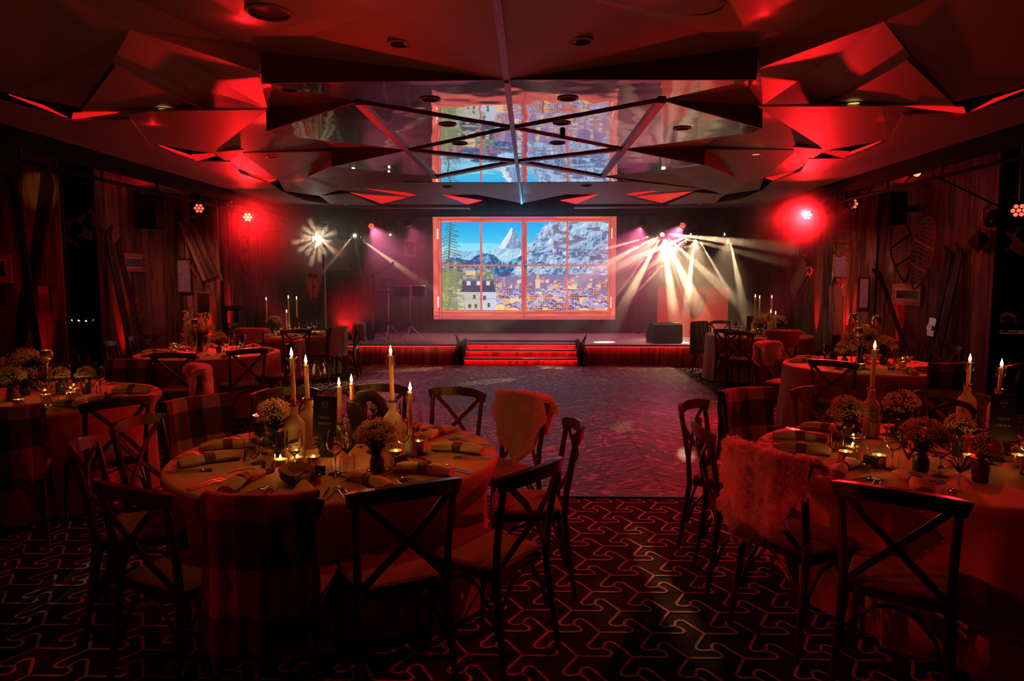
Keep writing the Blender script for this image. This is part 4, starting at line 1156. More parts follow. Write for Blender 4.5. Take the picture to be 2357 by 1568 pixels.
# stands on the stage
def tripod(name, p, h, lab, cat, topk=None, rz=0.0, m='black', spread=.32):
    t = thing(name, lab, cat, p, rz)
    obj('pole', MB().tube([(0, 0, .12), (0, 0, h)], .012, 8).mesh('pole', M[m]), t)
    obj('collar', MB().lathe([(.02, .28), (.025, .30), (.025, .36), (.02, .38)], 10).mesh('collar', M['black']), t)
    for k in range(3):
        a = k * 2 * PI / 3 + .5
        obj('leg', MB().tube([(0, 0, .32), (spread * .9 * math.cos(a), spread * .9 * math.sin(a), .03), (spread * math.cos(a), spread * math.sin(a), .012)], .009, 6).mesh('leg', M[m]), t)
    return t
q = aty(858, 600, 14.3)
mt = tripod('microphone_stand', (q.x, 14.3, SZ), 1.35, 'black boom microphone stand left of the drums on the stage', 'microphone stand')
obj('boom', MB().tube([(-.30, 0, 1.12), (0, 0, 1.34), (.42, 0, 1.58)], .010, 6).mesh('boom', M['black']), mt)
obj('microphone', MB().lathe([(.01, -.09), (.014, -.02), (.022, .0), (.026, .03), (.018, .05), (.001, .055)], 10, (.42, 0, 1.58)).mesh('microphone', M['steel_dull']), mt)
obj('clip', MB().box((-.02, -.02, 1.31), (.02, .02, 1.37)).mesh('clip', M['black'], False), mt)
q = aty(942, 660, 14.2)
dr = tripod('drum_stand', (q.x, 14.2, SZ), .92, 'chrome stand carrying two small black drums on the stage', 'drums', m='steel_dull')
for dx, r_ in ((-.14, .16), (.20, .14)):
    o = obj('drum', MB().lathe([(r_ * .9, .0), (r_, .03), (r_, .20), (r_ * .97, .21)], 22, (dx, 0, .92)).mesh('drum', M['drum_shell']), dr)
    obj('drum_head', MB().lathe([(r_ * .96, .212), (.001, .215)], 22, (dx, 0, .92), cap=False).mesh('drum_head', M['drum_head']), o)
    obj('rim', MB().tube(arc((dx, 0, .92 + .205), r_ * 1.02, 0, 2 * PI, 22, 'xy'), .008, 6, False).mesh('rim', M['steel_dull']), o)
q = aty(893, 645, 14.5)
sy = tripod('percussion_stand', (q.x, 14.5, SZ), 1.25, 'percussion stand with two flat pads behind the black drums', 'percussion', m='steel_dull')
for z, wd in ((.98, .42), (1.08, .36), (1.24, .30)):
    obj('pad', MB().cbox((-wd / 2, -.10, z), (wd / 2, .10, z + .03), .008).mesh('pad', M['black'], False), sy)
q = aty(745, 600, 13.6)
lp = thing('lighting_pole', 'slim pale pole below the flaring lamp at the left of the stage', 'pole', (q.x, 13.6, SZ))
obj('pole', MB().tube([(0, 0, .02), (0, 0, 1.95)], .03, 10).mesh('pole', M['steel_dull']), lp)
obj('base', MB().lathe([(.2, 0), (.2, .015), (.06, .025)], 20).mesh('base', M['black']), lp)
q = aty(720, 625, 14.0)
ls = tripod('lamp_stand', (q.x, 14.0, SZ), 1.35, 'black tripod stand with a clamp left of the slim pole', 'stand')
obj('clamp', MB().cbox((-.08, -.05, 1.30), (.08, .05, 1.38), .01).mesh('clamp', M['black'], False), ls)
for z in (.62, .86, 1.1):
    obj('knob', MB().lathe([(.03, -.03), (.035, 0), (.03, .03)], 8, (.02, 0, z)).mesh('knob', M['black']), ls)
q = aty(687, 570, 14.6)
hs_ = tripod('lamp_stand', (q.x, 14.6, SZ), 2.05, 'tall thin stand with a round black lamp beside the pole loudspeaker', 'stand')
obj('lamp', MB().lathe([(.05, -.09), (.10, -.05), (.11, .03), (.08, .09), (.001, .10)], 12, (0, 0, 2.08)).mesh('lamp', M['black']), hs_)

# the panel with the shield at the right of the stage
q0, q1_ = aty(1514, 748, 15.3), aty(1677, 661, 15.3)
sg_ = thing('sign_panel', 'red backlit panel with a shield emblem at the right of the stage', 'sign', ((q0.x + q1_.x) / 2, 15.3, SZ))
sw, sh = (q1_.x - q0.x) / 2, q1_.z - SZ
obj('panel', MB().cbox((-sw, .0, .0), (sw, .08, sh - .0), .03).mesh('panel', M['sign_red'], False), sg_)
def shield(wd, ht, cx, cz, y):
    pts = [(-wd, ht * .36), (-wd * .55, ht * .46), (0, ht * .5), (wd * .55, ht * .46), (wd, ht * .36), (wd * .95, 0), (wd * .62, -ht * .3), (0, -ht * .5), (-wd * .62, -ht * .3), (-wd * .95, 0)]
    return [Vector((cx + x, y, cz + z)) for x, z in pts]
scx, scz = aty(1597, 703, 15.3).x - sg_.location.x, aty(1597, 703, 15.3).z - SZ
shp = shield(.27, .62, scx, scz, -.006)
n_ = len(shp)
o = obj('shield', MB().add(shp + [p + Vector((0, .005, 0)) for p in shp], [tuple(range(n_ - 1, -1, -1))] + [(i, (i + 1) % n_, (i + 1) % n_ + n_, i + n_) for i in range(n_)]).mesh('shield', M['sign_dark'], False), sg_)
def text_mesh(body, size, m, ext=.0008, space=1.0):
    cu = bpy.data.curves.new('txt', 'FONT')
    cu.body, cu.size, cu.align_x, cu.align_y, cu.extrude, cu.space_character = body, size, 'CENTER', 'CENTER', ext, space
    tmp = bpy.data.objects.new('txt', cu)
    COL.objects.link(tmp)
    bpy.context.view_layer.update()
    me = bpy.data.meshes.new_from_object(tmp)
    me.name = 'lettering'
    bpy.data.objects.remove(tmp)
    me.materials.clear(); me.materials.append(M[m])
    return me
obj('lettering', text_mesh('MW', .27, 'rawhide', .002), o, (scx, -.012, scz + .06), (PI / 2, 0, 0))

# uplight columns along the walls: a small floor can that rakes the planks
def uplight(p, normal, lab, e=14):
    t = thing('uplight', lab, 'uplight', p, group='red floor uplights')
    obj('housing', MB().lathe([(.05, 0), (.055, .02), (.055, .12), (.045, .12), (.042, .10)], 14, cap=False).mesh('housing', M['black']), t)
    obj('lens', MB().lathe([(.044, .105), (.001, .11)], 14, cap=False).mesh('lens', M['led_red']), t)
    n = Vector(normal)
    spot('uplight_beam', Vector(p) + Vector((0, 0, .13)), Vector(p) + Vector((0, 0, 2.2)) - n * .16, e * 9, 26, RED, .9, .02)
uplight((aty(718, 760, 16.1).x, 16.12, SZ), (0, -1, 0), 'red uplight behind the tripod stand on the stage', 40)
uplight((aty(946, 760, 16.1).x, 16.12, SZ), (0, -1, 0), 'red uplight behind the drums, left of the screen', 18)
uplight((aty(1470, 760, 16.1).x, 16.12, SZ), (0, -1, 0), 'red uplight right of the screen', 16)
uplight((aty(1712, 760, 16.1).x, 16.12, 0), (0, -1, 0), 'red uplight right of the shield panel', 44)
uplight((-5.86, atx(545, 760, -5.86).y, 0), (1, 0, 0), 'red uplight on the left wall beside the stage', 30)
uplight((-5.86, atx(303, 760, -5.86).y, 0), (1, 0, 0), 'red uplight below the lit picture on the left wall', 22)
uplight((6.0, atx(1862, 760, 6.0).y, 0), (-1, 0, 0), 'red uplight beside the right pillar', 40)
uplight((6.0, atx(2045, 760, 6.0).y, 0), (-1, 0, 0), 'red uplight beneath the crossed skis on the right wall', 16)
uplight((aty(470, 760, 11.9).x, 11.93, 0), (0, -1, 0), 'red uplight at the foot of the left pillar', 20)
uplight((aty(1955, 760, 11.9).x, 11.93, 0), (0, -1, 0), 'red uplight at the foot of the right pillar', 24)
uplight((aty(72, 760, 7.9).x, 7.9, 0), (0, -1, 0), 'red uplight behind the skis at the far left', 10)

# ================================================================== WALL DECORATION
def frame_kit(w, h, b, fm, pm, mount=0.0):
    f = MB().cbox((-w / 2, -.03, -h / 2), (-w / 2 + b, 0, h / 2), .004).cbox((w / 2 - b, -.03, -h / 2), (w / 2, 0, h / 2), .004).cbox((-w / 2 + b, -.03, h / 2 - b), (w / 2 - b, 0, h / 2), .004).cbox((-w / 2 + b, -.03, -h / 2), (w / 2 - b, 0, -h / 2 + b), .004)
    k = [('frame', f.mesh('frame', M[fm], False))]
    if mount:
        k.append(('mount', MB().box((-w / 2 + b, -.012, -h / 2 + b), (w / 2 - b, -.006, h / 2 - b)).mesh('mount', M['mount'], False)))
    i = b + mount
    k.append(('picture', MB().box((-w / 2 + i, -.016, -h / 2 + i), (w / 2 - i, -.010, h / 2 - i)).mesh('picture', M[pm], False)))
    return k
def frame_px(x0, y0, x1, y1, plane, val, b, fm, pm, lab, mount=0.0, tilt=0.0):
    cx, cy = (x0 + x1) / 2, (y0 + y1) / 2
    if plane == 'y':
        a, c = aty(x0, y1, val), aty(x1, y0, val)
        p, w, h, rz = aty(cx, cy, val), c.x - a.x, c.z - a.z, 0.0
    else:
        a, c = atx(x0, cy, val), atx(x1, cy, val)
        p = atx(cx, cy, val); w = abs(c.y - a.y); h = atx(cx, y0, val).z - atx(cx, y1, val).z
        rz = PI / 2 if val < 0 else -PI / 2
    return build(frame_kit(w, h, b, fm, pm, mount), 'picture_frame', lab, 'picture', p, rz, rot=(0, tilt, rz))
frame_px(-20, 586, 27, 652, 'y', 8.02, .035, 'frame_wood', 'photo_dark', 'wide wooden frame on the plank pillar at the far left edge', .05)
frame_px(88, 655, 118, 718, 'y', 8.02, .018, 'frame_dark', 'photo_blue', 'narrow dark frame with a snowy picture beside the far left skis')
frame_px(408, 595, 442, 676, 'y', 12.04, .03, 'frame_dark', 'photo_blue', 'tall narrow frame with a pale snow picture beside the sled')
frame_px(452, 672, 487, 725, 'y', 12.04, .03, 'frame_wood', 'photo_dark', 'red-lit frame under the sled on the left pillar')
frame_px(283, 584, 333, 626, 'x', -5.99, .05, 'frame_wood', 'photo_dark', 'wooden picture with a red-lit top edge on the left plank wall', .03)
frame_px(1916, 586, 1950, 638, 'y', 12.04, .025, 'frame_wood', 'photo_blue', 'blue drawing in a wooden frame on the right pillar above the curved skis')
frame_px(1972, 638, 2002, 712, 'y', 12.04, .025, 'frame_dark', 'photo_blue', 'narrow dark frame with a pale drawing on the right pillar')
frame_px(2056, 653, 2122, 703, 'x', 6.14, .06, 'frame_wood', 'photo_dark', 'wide orange-lit frame on the right plank wall under the snowshoes', .05)
frame_px(750, 552, 805, 622, 'y', 16.27, .03, 'mount', 'mount', 'pale picture with an orange glow on the back wall left of the stage')
frame_px(932, 552, 958, 592, 'y', 16.27, .05, 'frame_wood', 'photo_dark', 'small wooden frame high on the back wall beside the screen')
frame_px(875, 572, 918, 640, 'y', 16.27, .03, 'frame_dark', 'photo_dark', 'dark framed sign on the back wall above the percussion stand')
spot('picture_spot', (aty(780, 560, 15.6).x, 15.5, 2.2), aty(780, 580, 16.27), 4, 28, AMB, .9, .02)

def ski_mesh(L, w, curl=.10, t=.018):
    pts = [(0, 0, 0)] + [(0, 0, L * k / 6) for k in range(1, 6)] + [(0, -.006, L * .93), (0, -.03, L * .965), (0, -curl, L)]
    mb = MB()
    vs = []
    for i, p in enumerate(pts):
        ww = w * (1 if i < 7 else (.85 if i == 7 else .35)) / 2
        for a, b in ((-1, -1), (1, -1), (1, 1), (-1, 1)):
            vs.append((p[0] + a * ww, p[1] + b * t / 2, p[2]))
    fs = [(i * 4 + k, i * 4 + (k + 1) % 4, (i + 1) * 4 + (k + 1) % 4, (i + 1) * 4 + k) for i in range(len(pts) - 1) for k in range(4)]
    return mb.add(vs, fs + [(3, 2, 1, 0), tuple((len(pts) - 1) * 4 + k for k in range(4))])
def ski(p0, p1, w, m, lab, binding=True, group=None, curl=.10):
    """A ski standing at p0 and leaning to p1."""
    p0, p1 = Vector(p0), Vector(p1)
    p0 = p1 + (p0 - p1) * ((p1.z - .012) / (p1.z - p0.z))
    if p0.x > 5.9 and p0.y > 8.5: p0.x = min(p0.x, 5.9)
    if p0.x < -5.7 and p0.y > 9: p0.x = max(p0.x, -5.72)
    if 11 < p0.y < 12.2 and abs(p0.x) < 5.95: p0.y = 11.86
    d = p1 - p0
    t = thing('ski', lab, 'ski', p0, group=group)
    z = d.normalized(); y = Vector((0, 1, 0)) if abs(p0.x) < 5.7 or p0.y < 8.1 else Vector((-1 if p0.x < 0 else 1, 0, 0))
    x = y.cross(z).normalized(); y = z.cross(x)
    t.rotation_euler = Matrix((x, y, z)).transposed().to_euler()
    L = d.length
    obj('blade', ski_mesh(L, w, curl).mesh('blade', M[m]), t)
    if binding:
        obj('binding', MB().cbox((-w * .6, -.05, L * .40), (w * .6, -.008, L * .52), .01).cbox((-w * .45, -.08, L * .44), (w * .45, -.05, L * .47), .006).mesh('binding', M['steel_dull']), t)
ski(aty(40, 852, 7.85), aty(112, 392, 7.98), .13, 'ski', 'broad black ski leaning on the pillar at the far left', True)
ski(aty(82, 770, 7.55), aty(28, 405, 7.86), .09, 'ski', 'dark ski crossing behind the broad black one at the far left', False)
ski(atx(290, 790, -5.85), atx(243, 520, -5.96), .15, 'ski', 'tall black ski leaning on the left plank wall, nearer the doorway', False)
ski(atx(318, 785, -5.85), atx(266, 545, -5.96), .12, 'ski', 'second black ski behind the tall one on the left plank wall', False)
for k, (xa, xb, top) in enumerate(((1916, 1911, 650), (1926, 1922, 647), (1936, 1934, 655))):
    ski(aty(xa, 790, 11.95), aty(xb, top, 12.02), .06, 'ski_light', ('first', 'second', 'third')[k] + ' pale ski with a curved tip from the left on the right pillar', False, 'pale skis on the right pillar', .16)
ski(aty(1952, 790, 11.93), aty(1968, 560, 12.02), .05, 'rawhide', 'thin reddish ski on the right pillar between the two frames', False)
ski(atx(2150, 800, 6.02), atx(2190, 565, 6.12), .14, 'ski', 'black ski leaning right on the right plank wall, with a red binding', True)
ski(atx(2160, 830, 5.98), atx(2215, 560, 6.12), .14, 'ski', 'black ski leaning on the right wall nearest the opening', False)
ski(atx(2085, 790, 6.02), atx(2022, 620, 6.12), .10, 'ski', 'thin dark ski leaning left under the orange-lit frame', False)

def snowshoe(p, L, w, rot, lab, m='rawhide'):
    t = thing('snowshoe', lab, 'snowshoe', p, rot=rot)
    pts = []
    for k in range(29):
        a = 2 * PI * k / 28
        z = math.sin(a) * L * .5
        wd = w * .5 * math.cos(a) * (1.0 if z > 0 else 1.0 + z / L * .9)
        pts.append((wd, 0, z))
    obj('hoop', MB().tube(pts, .014, 8, False).mesh('hoop', M[m]), t)
    lace = MB()
    for k in range(-7, 8):
        z = k * L / 17
        ww = w * .5 * math.sqrt(max(0, 1 - (z / (L * .5)) ** 2)) * (1.0 if z > 0 else 1.0 + z / L * .9)
        lace.tube([(-ww, 0, z), (ww, 0, z + L * .05)], .004, 4)
        lace.tube([(ww, 0, z), (-ww, 0, z + L * .05)], .004, 4)
    o = obj('lacing', lace.mesh('lacing', M['rope']), t)
    obj('crossbar', MB().box((-w * .46, -.012, L * .12), (w * .46, .012, L * .15)).box((-w * .34, -.012, -L * .2), (w * .34, .012, -L * .17)).mesh('crossbar', M[m], False), t)
snowshoe(aty(1942, 537, 11.99), .78, .42, (0, .15, 0), 'round laced snowshoe at the top of the right pillar')
snowshoe(atx(2122, 585, 5.99), 1.10, .62, (0, 0.33, -PI / 2), 'large red-edged snowshoe on the right plank wall')
snowshoe(atx(2075, 575, 6.05), 1.05, .62, (0, -.33, -PI / 2), 'dark snowshoe crossing the red-edged one on the right wall', 'ski')
snowshoe(atx(563, 590, -5.957), .85, .55, (0, -.15, PI / 2), 'dark snowshoe on the left wall under the glowing red lamp', 'ski')

def sled(p, rot, lab, L=1.15, w=.36):
    t = thing('wooden_sled', lab, 'sled', p, rot=rot)
    for i in range(4):
        x = -w / 2 + (i + .5) * w / 4
        obj('slat', MB().cbox((x - w / 8 + .005, -.11, -L * .42), (x + w / 8 - .005, -.09, L * .40), .006).mesh('slat', M['pillar_plank'], False), t)
    for sx in (-1, 1):
        pts = [(sx * w * .42, -.01, -L * .5)] + [(sx * w * .42, -.01, -L * .5 + L * .8 * k / 4) for k in range(1, 5)] + [(sx * w * .42, -.03, L * .42), (sx * w * .42, -.10, L * .50), (sx * w * .42, -.17, L * .47)]
        obj('runner', MB().strip(pts, .025, .03, (1, 0, 0)).mesh('runner', M['frame_wood'], False), t)
    for z in (-.32, .0, .30):
        obj('crossbar', MB().box((-w * .45, -.092, z * L - .02), (w * .45, -.03, z * L + .02)).mesh('crossbar', M['frame_wood'], False), t)
    obj('rope', MB().tube([(-w * .42, -.1, L * .5), (-w * .5, -.12, L * .2), (-w * .9, -.06, 0), (-w * .8, -.05, -L * .3)], .010, 6).mesh('rope', M['rope']), t)
sled(aty(466, 578, 12.04), (0, -.36, 0), 'slatted wooden sled hanging askew on the left pillar', 1.2, .32)
sled(atx(1850, 640, 6.112), (0, 0.9, -PI / 2), 'dark wooden sled hanging on the right wall beyond the pillar', 1.2, .42)
# red wheel ornament
wl = thing('wheel_ornament', 'small red spoked wheel ornament on the left plank wall', 'ornament', atx(317, 713, -5.93), rot=(0, .3, PI / 2))
obj('rim', MB().tube(arc((0, 0, 0), .14, 0, 2 * PI, 20), .014, 6, False).mesh('rim', M['rawhide']), wl)
for k in range(6):
    a = k * PI / 3
    obj('spoke', MB().tube([(0, 0, 0), (.14 * math.cos(a), 0, .14 * math.sin(a))], .009, 6).mesh('spoke', M['rawhide']), wl)
spot('wheel_spot', atx(330, 690, -5.2), atx(317, 713, -5.93), 6, 24, RED, .5, .02)
# small dark side table by the wall
q = atx(580, 665, -5.6)
tb = thing('side_table', 'tall dark side table against the left wall beside the pillar', 'table', (-5.45, 12.85, 0))
obj('top', MB().box((-.35, -.5, 1.12), (.35, .5, 1.17)).mesh('top', M['matte_black'], False), tb)
for a in (-.3, .3):
    for c in (-.44, .44):
        obj('leg', MB().box((a - .025, c - .025, 0), (a + .025, c + .025, 1.12)).mesh('leg', M['matte_black'], False), tb)
# bunting in the two openings
def bunting(name, pts, lab, sag=.12):
    a, b_ = Vector(pts[0]), Vector(pts[-1])
    t = thing('bunting', lab, 'bunting', a)
    n = 5
    ps = [a + (b_ - a) * (k / 10) - Vector((0, 0, sag * 4 * (k / 10) * (1 - k / 10))) - a for k in range(11)]
    obj('cord', MB().tube(ps, .006, 5).mesh('cord', M['rope']), t)
    d = (b_ - a).normalized()
    for k in range(n):
        c = ps[2 * k + 1]
        wv, hh = .14, .30
        u_ = d * wv
        if k % 2 == 0:
            vs = [c, c + u_ - Vector((0, 0, hh * .5)), c - Vector((0, 0, hh * 1.1)), c - u_ - Vector((0, 0, hh * .5))]
        else:
            vs = [c - u_, c + u_, c + u_ * .9 - Vector((0, 0, hh * 1.3)), c - u_ - Vector((0, 0, hh * .7))]
        nn = Vector((0, .004, 0))
        m_ = MB().add(vs + [v_ + nn for v_ in vs], [(0, 1, 2, 3), (7, 6, 5, 4), (0, 4, 5, 1), (1, 5, 6, 2), (2, 6, 7, 3), (3, 7, 4, 0)])
        obj('flag', m_.mesh('flag', M['flag_cloth'], False), t)
bunting('bunting', (aty(128, 500, 9.7), aty(216, 470, 9.7)), 'pale cloth flags strung across the dark opening on the left')
bunting('bunting', (aty(2240, 520, 9.2), aty(2380, 500, 9.2)), 'pale cloth flags hanging across the dark opening on the right')
q = aty(178, 745, 9.9)
sb = thing('sideboard', 'dark sideboard in the left opening, carrying small lights', 'sideboard', (q.x - .35, 10.2, 0))
obj('body', MB().box((-.5, -.2, .06), (.5, .2, q.z - .05)).mesh('body', M['matte_black'], False), sb)
obj('top', MB().box((-.53, -.23, q.z - .05), (.53, .23, q.z - .02)).mesh('top', M['matte_black'], False), sb)
for a in (-.45, .45):
    obj('foot', MB().box((a - .03, -.18, 0), (a + .03, .18, .06)).mesh('foot', M['matte_black'], False), sb)
for k in range(8):
    x, y = q.x - .1 + (-.20 + .055 * k), 10.05 + .1 * (k % 2)
    t = thing('tealight', ('first', 'second', 'third', 'fourth', 'fifth', 'sixth', 'seventh', 'eighth')[k] + ' tealight from the left on the dark sideboard in the opening', 'tealight', (x, y, q.z - .02 + .0), group='tealights on the dark sideboard')
    obj('cup', MB().lathe([(.018, 0), (.022, .03 + .03 * (k * 37 % 5) / 5), (.02, .03 + .03 * (k * 37 % 5) / 5), (.016, .006)], 10).mesh('cup', M['stone_dark']), t)
    obj('flame', MB().lathe([(.004, 0), (.008, .010), (.001, .03)], 8, (0, 0, .02 + .03 * (k * 37 % 5) / 5)).mesh('flame', M['fairy']), t)
# ================================================================== CHAIRS
def chair_kit():
    W = 'chair_wood'
    k = []
    def outline(s, n=7):
        c = [(-.205 * s, .175 * s), (-.185 * s, -.20 * s), (.185 * s, -.20 * s), (.205 * s, .175 * s)]
        pts = []
        for i in range(4):
            p, a, b = Vector(c[i]), Vector(c[i - 1]), Vector(c[(i + 1) % 4])
            r = .07 if i in (0, 3) else .05
            p0, p1 = p + (a - p).normalized() * r, p + (b - p).normalized() * r
            for j in range(n):
                t = j / (n - 1)
                pts.append((p0 * (1 - t) ** 2 + p * 2 * t * (1 - t) + p1 * t * t)[:])
        return pts
    o = outline(1.0)
    k.append(('seat_frame', MB().prism(o, .425, .455).mesh('seat_frame', M[W])))
    pad = MB()
    rings = [(.90, .455), (.97, .462), (.98, .472), (.93, .482), (.6, .486), (.02, .487)]
    n = len(o)
    for s, z in rings:
        pad.v += [(x * s, y * s, z) for x, y in o]
    pad.f += [(i * n + j, i * n + (j + 1) % n, (i + 1) * n + (j + 1) % n, (i + 1) * n + j) for i in range(len(rings) - 1) for j in range(n)]
    k.append(('seat_pad', pad.mesh('seat_pad', M['burlap'])))
    for sx in (-1, 1):
        pts = [(sx * .205, -.265, 0), (sx * .195, -.235, .20), (sx * .186, -.205, .43), (sx * .19, -.215, .60), (sx * .198, -.245, .78), (sx * .20, -.262, .87)]
        k.append(('leg', MB().tube(pts, [.013, .016, .018, .017, .016, .015], 8).mesh('leg', M[W])))
        pts = [(sx * .195, .185, 0), (sx * .19, .175, .22), (sx * .18, .155, .43)]
        k.append(('leg', MB().tube(pts, [.012, .015, .018], 8).mesh('leg', M[W])))
    rail = [(-.228, -.245, .862), (-.20, -.268, .872), (-.12, -.302, .884), (0, -.315, .888), (.12, -.302, .884), (.20, -.268, .872), (.228, -.245, .862)]
    k.append(('top_rail', MB().strip(rail, .062, .024, (0, -.15, 1)).mesh('top_rail', M[W], True, .9)))
    for sx in (-1, 1):
        pts = [(-sx * .178, -.208, .475), (-sx * .09, -.245, .58), (0, -.272 - sx * .006, .675), (sx * .09, -.285, .765), (sx * .178, -.268, .852)]
        k.append(('cross_brace', MB().strip(pts, .028, .010, (sx * -.7, 0, .7)).mesh('cross_brace', M[W], True, .9)))
    for sx in (-1, 1):
        pts = [(sx * .188, .165, .18), (sx * .187, .135, .30), (sx * .186, .07, .385), (sx * .185, -.02, .412), (sx * .185, -.11, .385), (sx * .186, -.175, .30), (sx * .19, -.215, .18)]
        k.append(('hoop_brace', MB().tube(pts, .009, 6).mesh('hoop_brace', M[W])))
    pts = [(-.175, -.215, .20), (-.15, -.21, .31), (-.07, -.205, .395), (0, -.204, .412), (.07, -.205, .395), (.15, -.21, .31), (.175, -.215, .20)]
    k.append(('hoop_brace', MB().tube(pts, .009, 6).mesh('hoop_brace', M[W])))
    return k
CHAIR = chair_kit()
def rail_y(x):
    return float(np.interp(abs(x), [0, .06, .12, .16, .20, .228, .24], [-.318, -.314, -.304, -.289, -.270, -.247, -.24]))
def drape(xs_, s_front, s_back, wfun, seed, lift=.026, folds=.011):
    """Sheet over the top rail in chair coordinates: rows run from the front hem up over the rail and down the back."""
    rr = np.random.default_rng(seed)
    ph = rr.random(6) * 6.28
    rows = []
    S = [-s_front * (1 - i / 9) for i in range(9)] + [-.03, -.012, .012, .03] + [s_back * (i + 1) / 13 for i in range(13)]
    vs = []
    for s in S:
        row = []
        for u in xs_:
            hw, off = wfun(s)
            x = u * hw + off
            bulge = .010 * math.sin(x * 23 + s * 17 + ph[2]) * math.sin(s * 29 + ph[3]) if lift > .025 else 0
            f = folds * min(1, abs(s) / .25) * (math.sin(x * 38 + ph[0]) + .6 * math.sin(x * 71 + ph[1] + s * 5))
            xc = max(-.235, min(.235, x))
            y0 = rail_y(xc)
            over = max(0, abs(x) - .235)
            if s <= -.03:
                d = -s - .03
                y, z = y0 + lift + .012 + .16 * d + f, .918 - d
            elif s < .03:
                a = s / .03
                y, z = y0 - a * (lift + .012), .918 + .012 * (1 - a * a)
            else:
                d = s - .03
                y, z = y0 - lift - .012 - .02 * d + f + bulge, .918 - d
            row.append((x, y, z - over * .9))
        rows.append(row)
        vs += row
    n = len(xs_)
    fs = [(i * n + j, i * n + j + 1, (i + 1) * n + j + 1, (i + 1) * n + j) for i in range(len(S) - 1) for j in range(n - 1)]
    return vs, fs, S
def thick(vs, fs, name, m, t=.006):
    """Close a sheet into a skin of thickness t by offsetting along its vertex normals."""
    V = [Vector(v) for v in vs]
    N_ = [Vector((0, 0, 0)) for _ in V]
    ed = {}
    for f in fs:
        nr = (V[f[2]] - V[f[0]]).cross(V[f[3]] - V[f[1]])
        if nr.length > 1e-9:
            nr.normalize()
        for i in f:
            N_[i] += nr
        for a, b in zip(f, f[1:] + f[:1]):
            ed[(a, b)] = 1
    n = len(V)
    W = [v + (q.normalized() * t if q.length > 1e-6 else Vector((0, 0, 0))) for v, q in zip(V, N_)]
    F = [tuple(f) for f in fs] + [tuple(i + n for i in reversed(f)) for f in fs]
    F += [(b, a, a + n, b + n) for (a, b) in ed if (b, a) not in ed]
    return MB().add(V + W, F).mesh(name, M[m], True, 1.4)
def blanket_kit(seed, w, sf, sb, m, fringe=True):
    vs, fs, S = drape([-1 + 2 * i / 18 for i in range(19)], sf, sb, lambda s: (w, .012 * math.sin(s * 6 + seed)), seed)
    k = [('cloth', thick(vs, fs, 'cloth', m))]
    if fringe:
        fr = MB()
        last = vs[-19:]
        for i in range(18):
            for q in (0, .5):
                x, y, z = [last[i][c] * (1 - q) + last[i + 1][c] * q for c in range(3)]
                fr.add([(x - .004, y, z + .003), (x + .004, y, z + .003), (x + .002, y - .004, z - .045)], [(0, 1, 2)])
        k.append(('fringe', fr.mesh('fringe', M[m], False)))
    return k
BLANKET = [blanket_kit(1, .205, .36, .60, 'plaid'), blanket_kit(4, .225, .40, .50, 'plaid'), blanket_kit(9, .215, .30, .44, 'plaid')]
STRIPE = blanket_kit(6, .20, .45, .62, 'stripe')
THROW = blanket_kit(8, .18, .42, .50, 'white_cloth', False)
def pelt_kit(seed, flip=1, sf=.20, sb=.46):
    def wf(s):
        q = s / sb if s > 0 else -s / sf
        if s >= 0:
            hw = np.interp(q, [0, .12, .3, .5, .7, .85, 1], [.245, .275, .235, .215, .20, .13, .03])
            off = np.interp(q, [0, .5, .8, 1], [0, -.01, -.05, -.07])
        else:
            hw = np.interp(q, [0, .2, .6, 1], [.245, .26, .20, .05]); off = -.03 * q
        return float(hw) * (1 + .10 * math.sin(s * 31 + seed)), float(off) * flip
    vs, fs, S = drape([-1 + 2 * i / 14 for i in range(15)], sf, sb, wf, seed, .03, .016)
    hide = thick(vs, fs, 'hide', 'fleece', .018)
    rr = np.random.default_rng(seed)
    V = np.array(vs)
    n = 15
    fur = MB()
    for k in range(22000):
        f = fs[int(rr.integers(len(fs)))]
        a, b = rr.random(2)
        p = Vector(V[f[0]] * (1 - a) * (1 - b) + V[f[1]] * a * (1 - b) + V[f[2]] * a * b + V[f[3]] * (1 - a) * b)
        if rr.random() < .06:
            e = f[0] if rr.random() < .5 else f[2]
            e = (e // n) * n + (0 if rr.random() < .5 else n - 1)
            p = Vector(V[e]) + Vector((0, 0, (rr.random() - .5) * .03))
        nr = (Vector(V[f[1]]) - Vector(V[f[0]])).cross(Vector(V[f[3]]) - Vector(V[f[0]])).normalized()
        row = f[0] // n
        if (row < 8 and nr.y < 0) or (row > 12 and nr.y > 0) or (8 <= row <= 12 and nr.z < 0):
            nr = -nr
        side = 1 if p.x > 0 else -1
        edge = min(1, abs(p.x) / .22) ** 3
        d = (nr * (.9 + .6 * rr.random()) + Vector((side * .7 * edge + .5 * (rr.random() - .5), .4 * (rr.random() - .5), -.35 + .7 * (rr.random() - .5)))).normalized()
        cl = math.sin(p.x * 90 + seed) + math.sin(p.z * 80 + p.x * 40)
        d = (d + Vector((.28 * math.sin(p.z * 70 + seed), 0, .28 * cl))).normalized()
        L = .014 + .012 * rr.random() + .003 * cl
        u = d.cross(Vector((rr.random() - .5, rr.random() - .5, rr.random() - .5))).normalized() * .0017
        q = p + d * L * .55
        e2 = q + (d + Vector((0, 0, -.7))).normalized() * L * .5
        fur.add([p - u, p + u, q + u * .8, q - u * .8, e2], [(0, 1, 2, 3), (3, 2, 4)])
    fl_ = fur.mesh('fleece', M['fleece'], False)
    return hide, fl_
PELT = [pelt_kit(3, 1), pelt_kit(12, -1, .46, .34), pelt_kit(21, 1, .30, .30)]

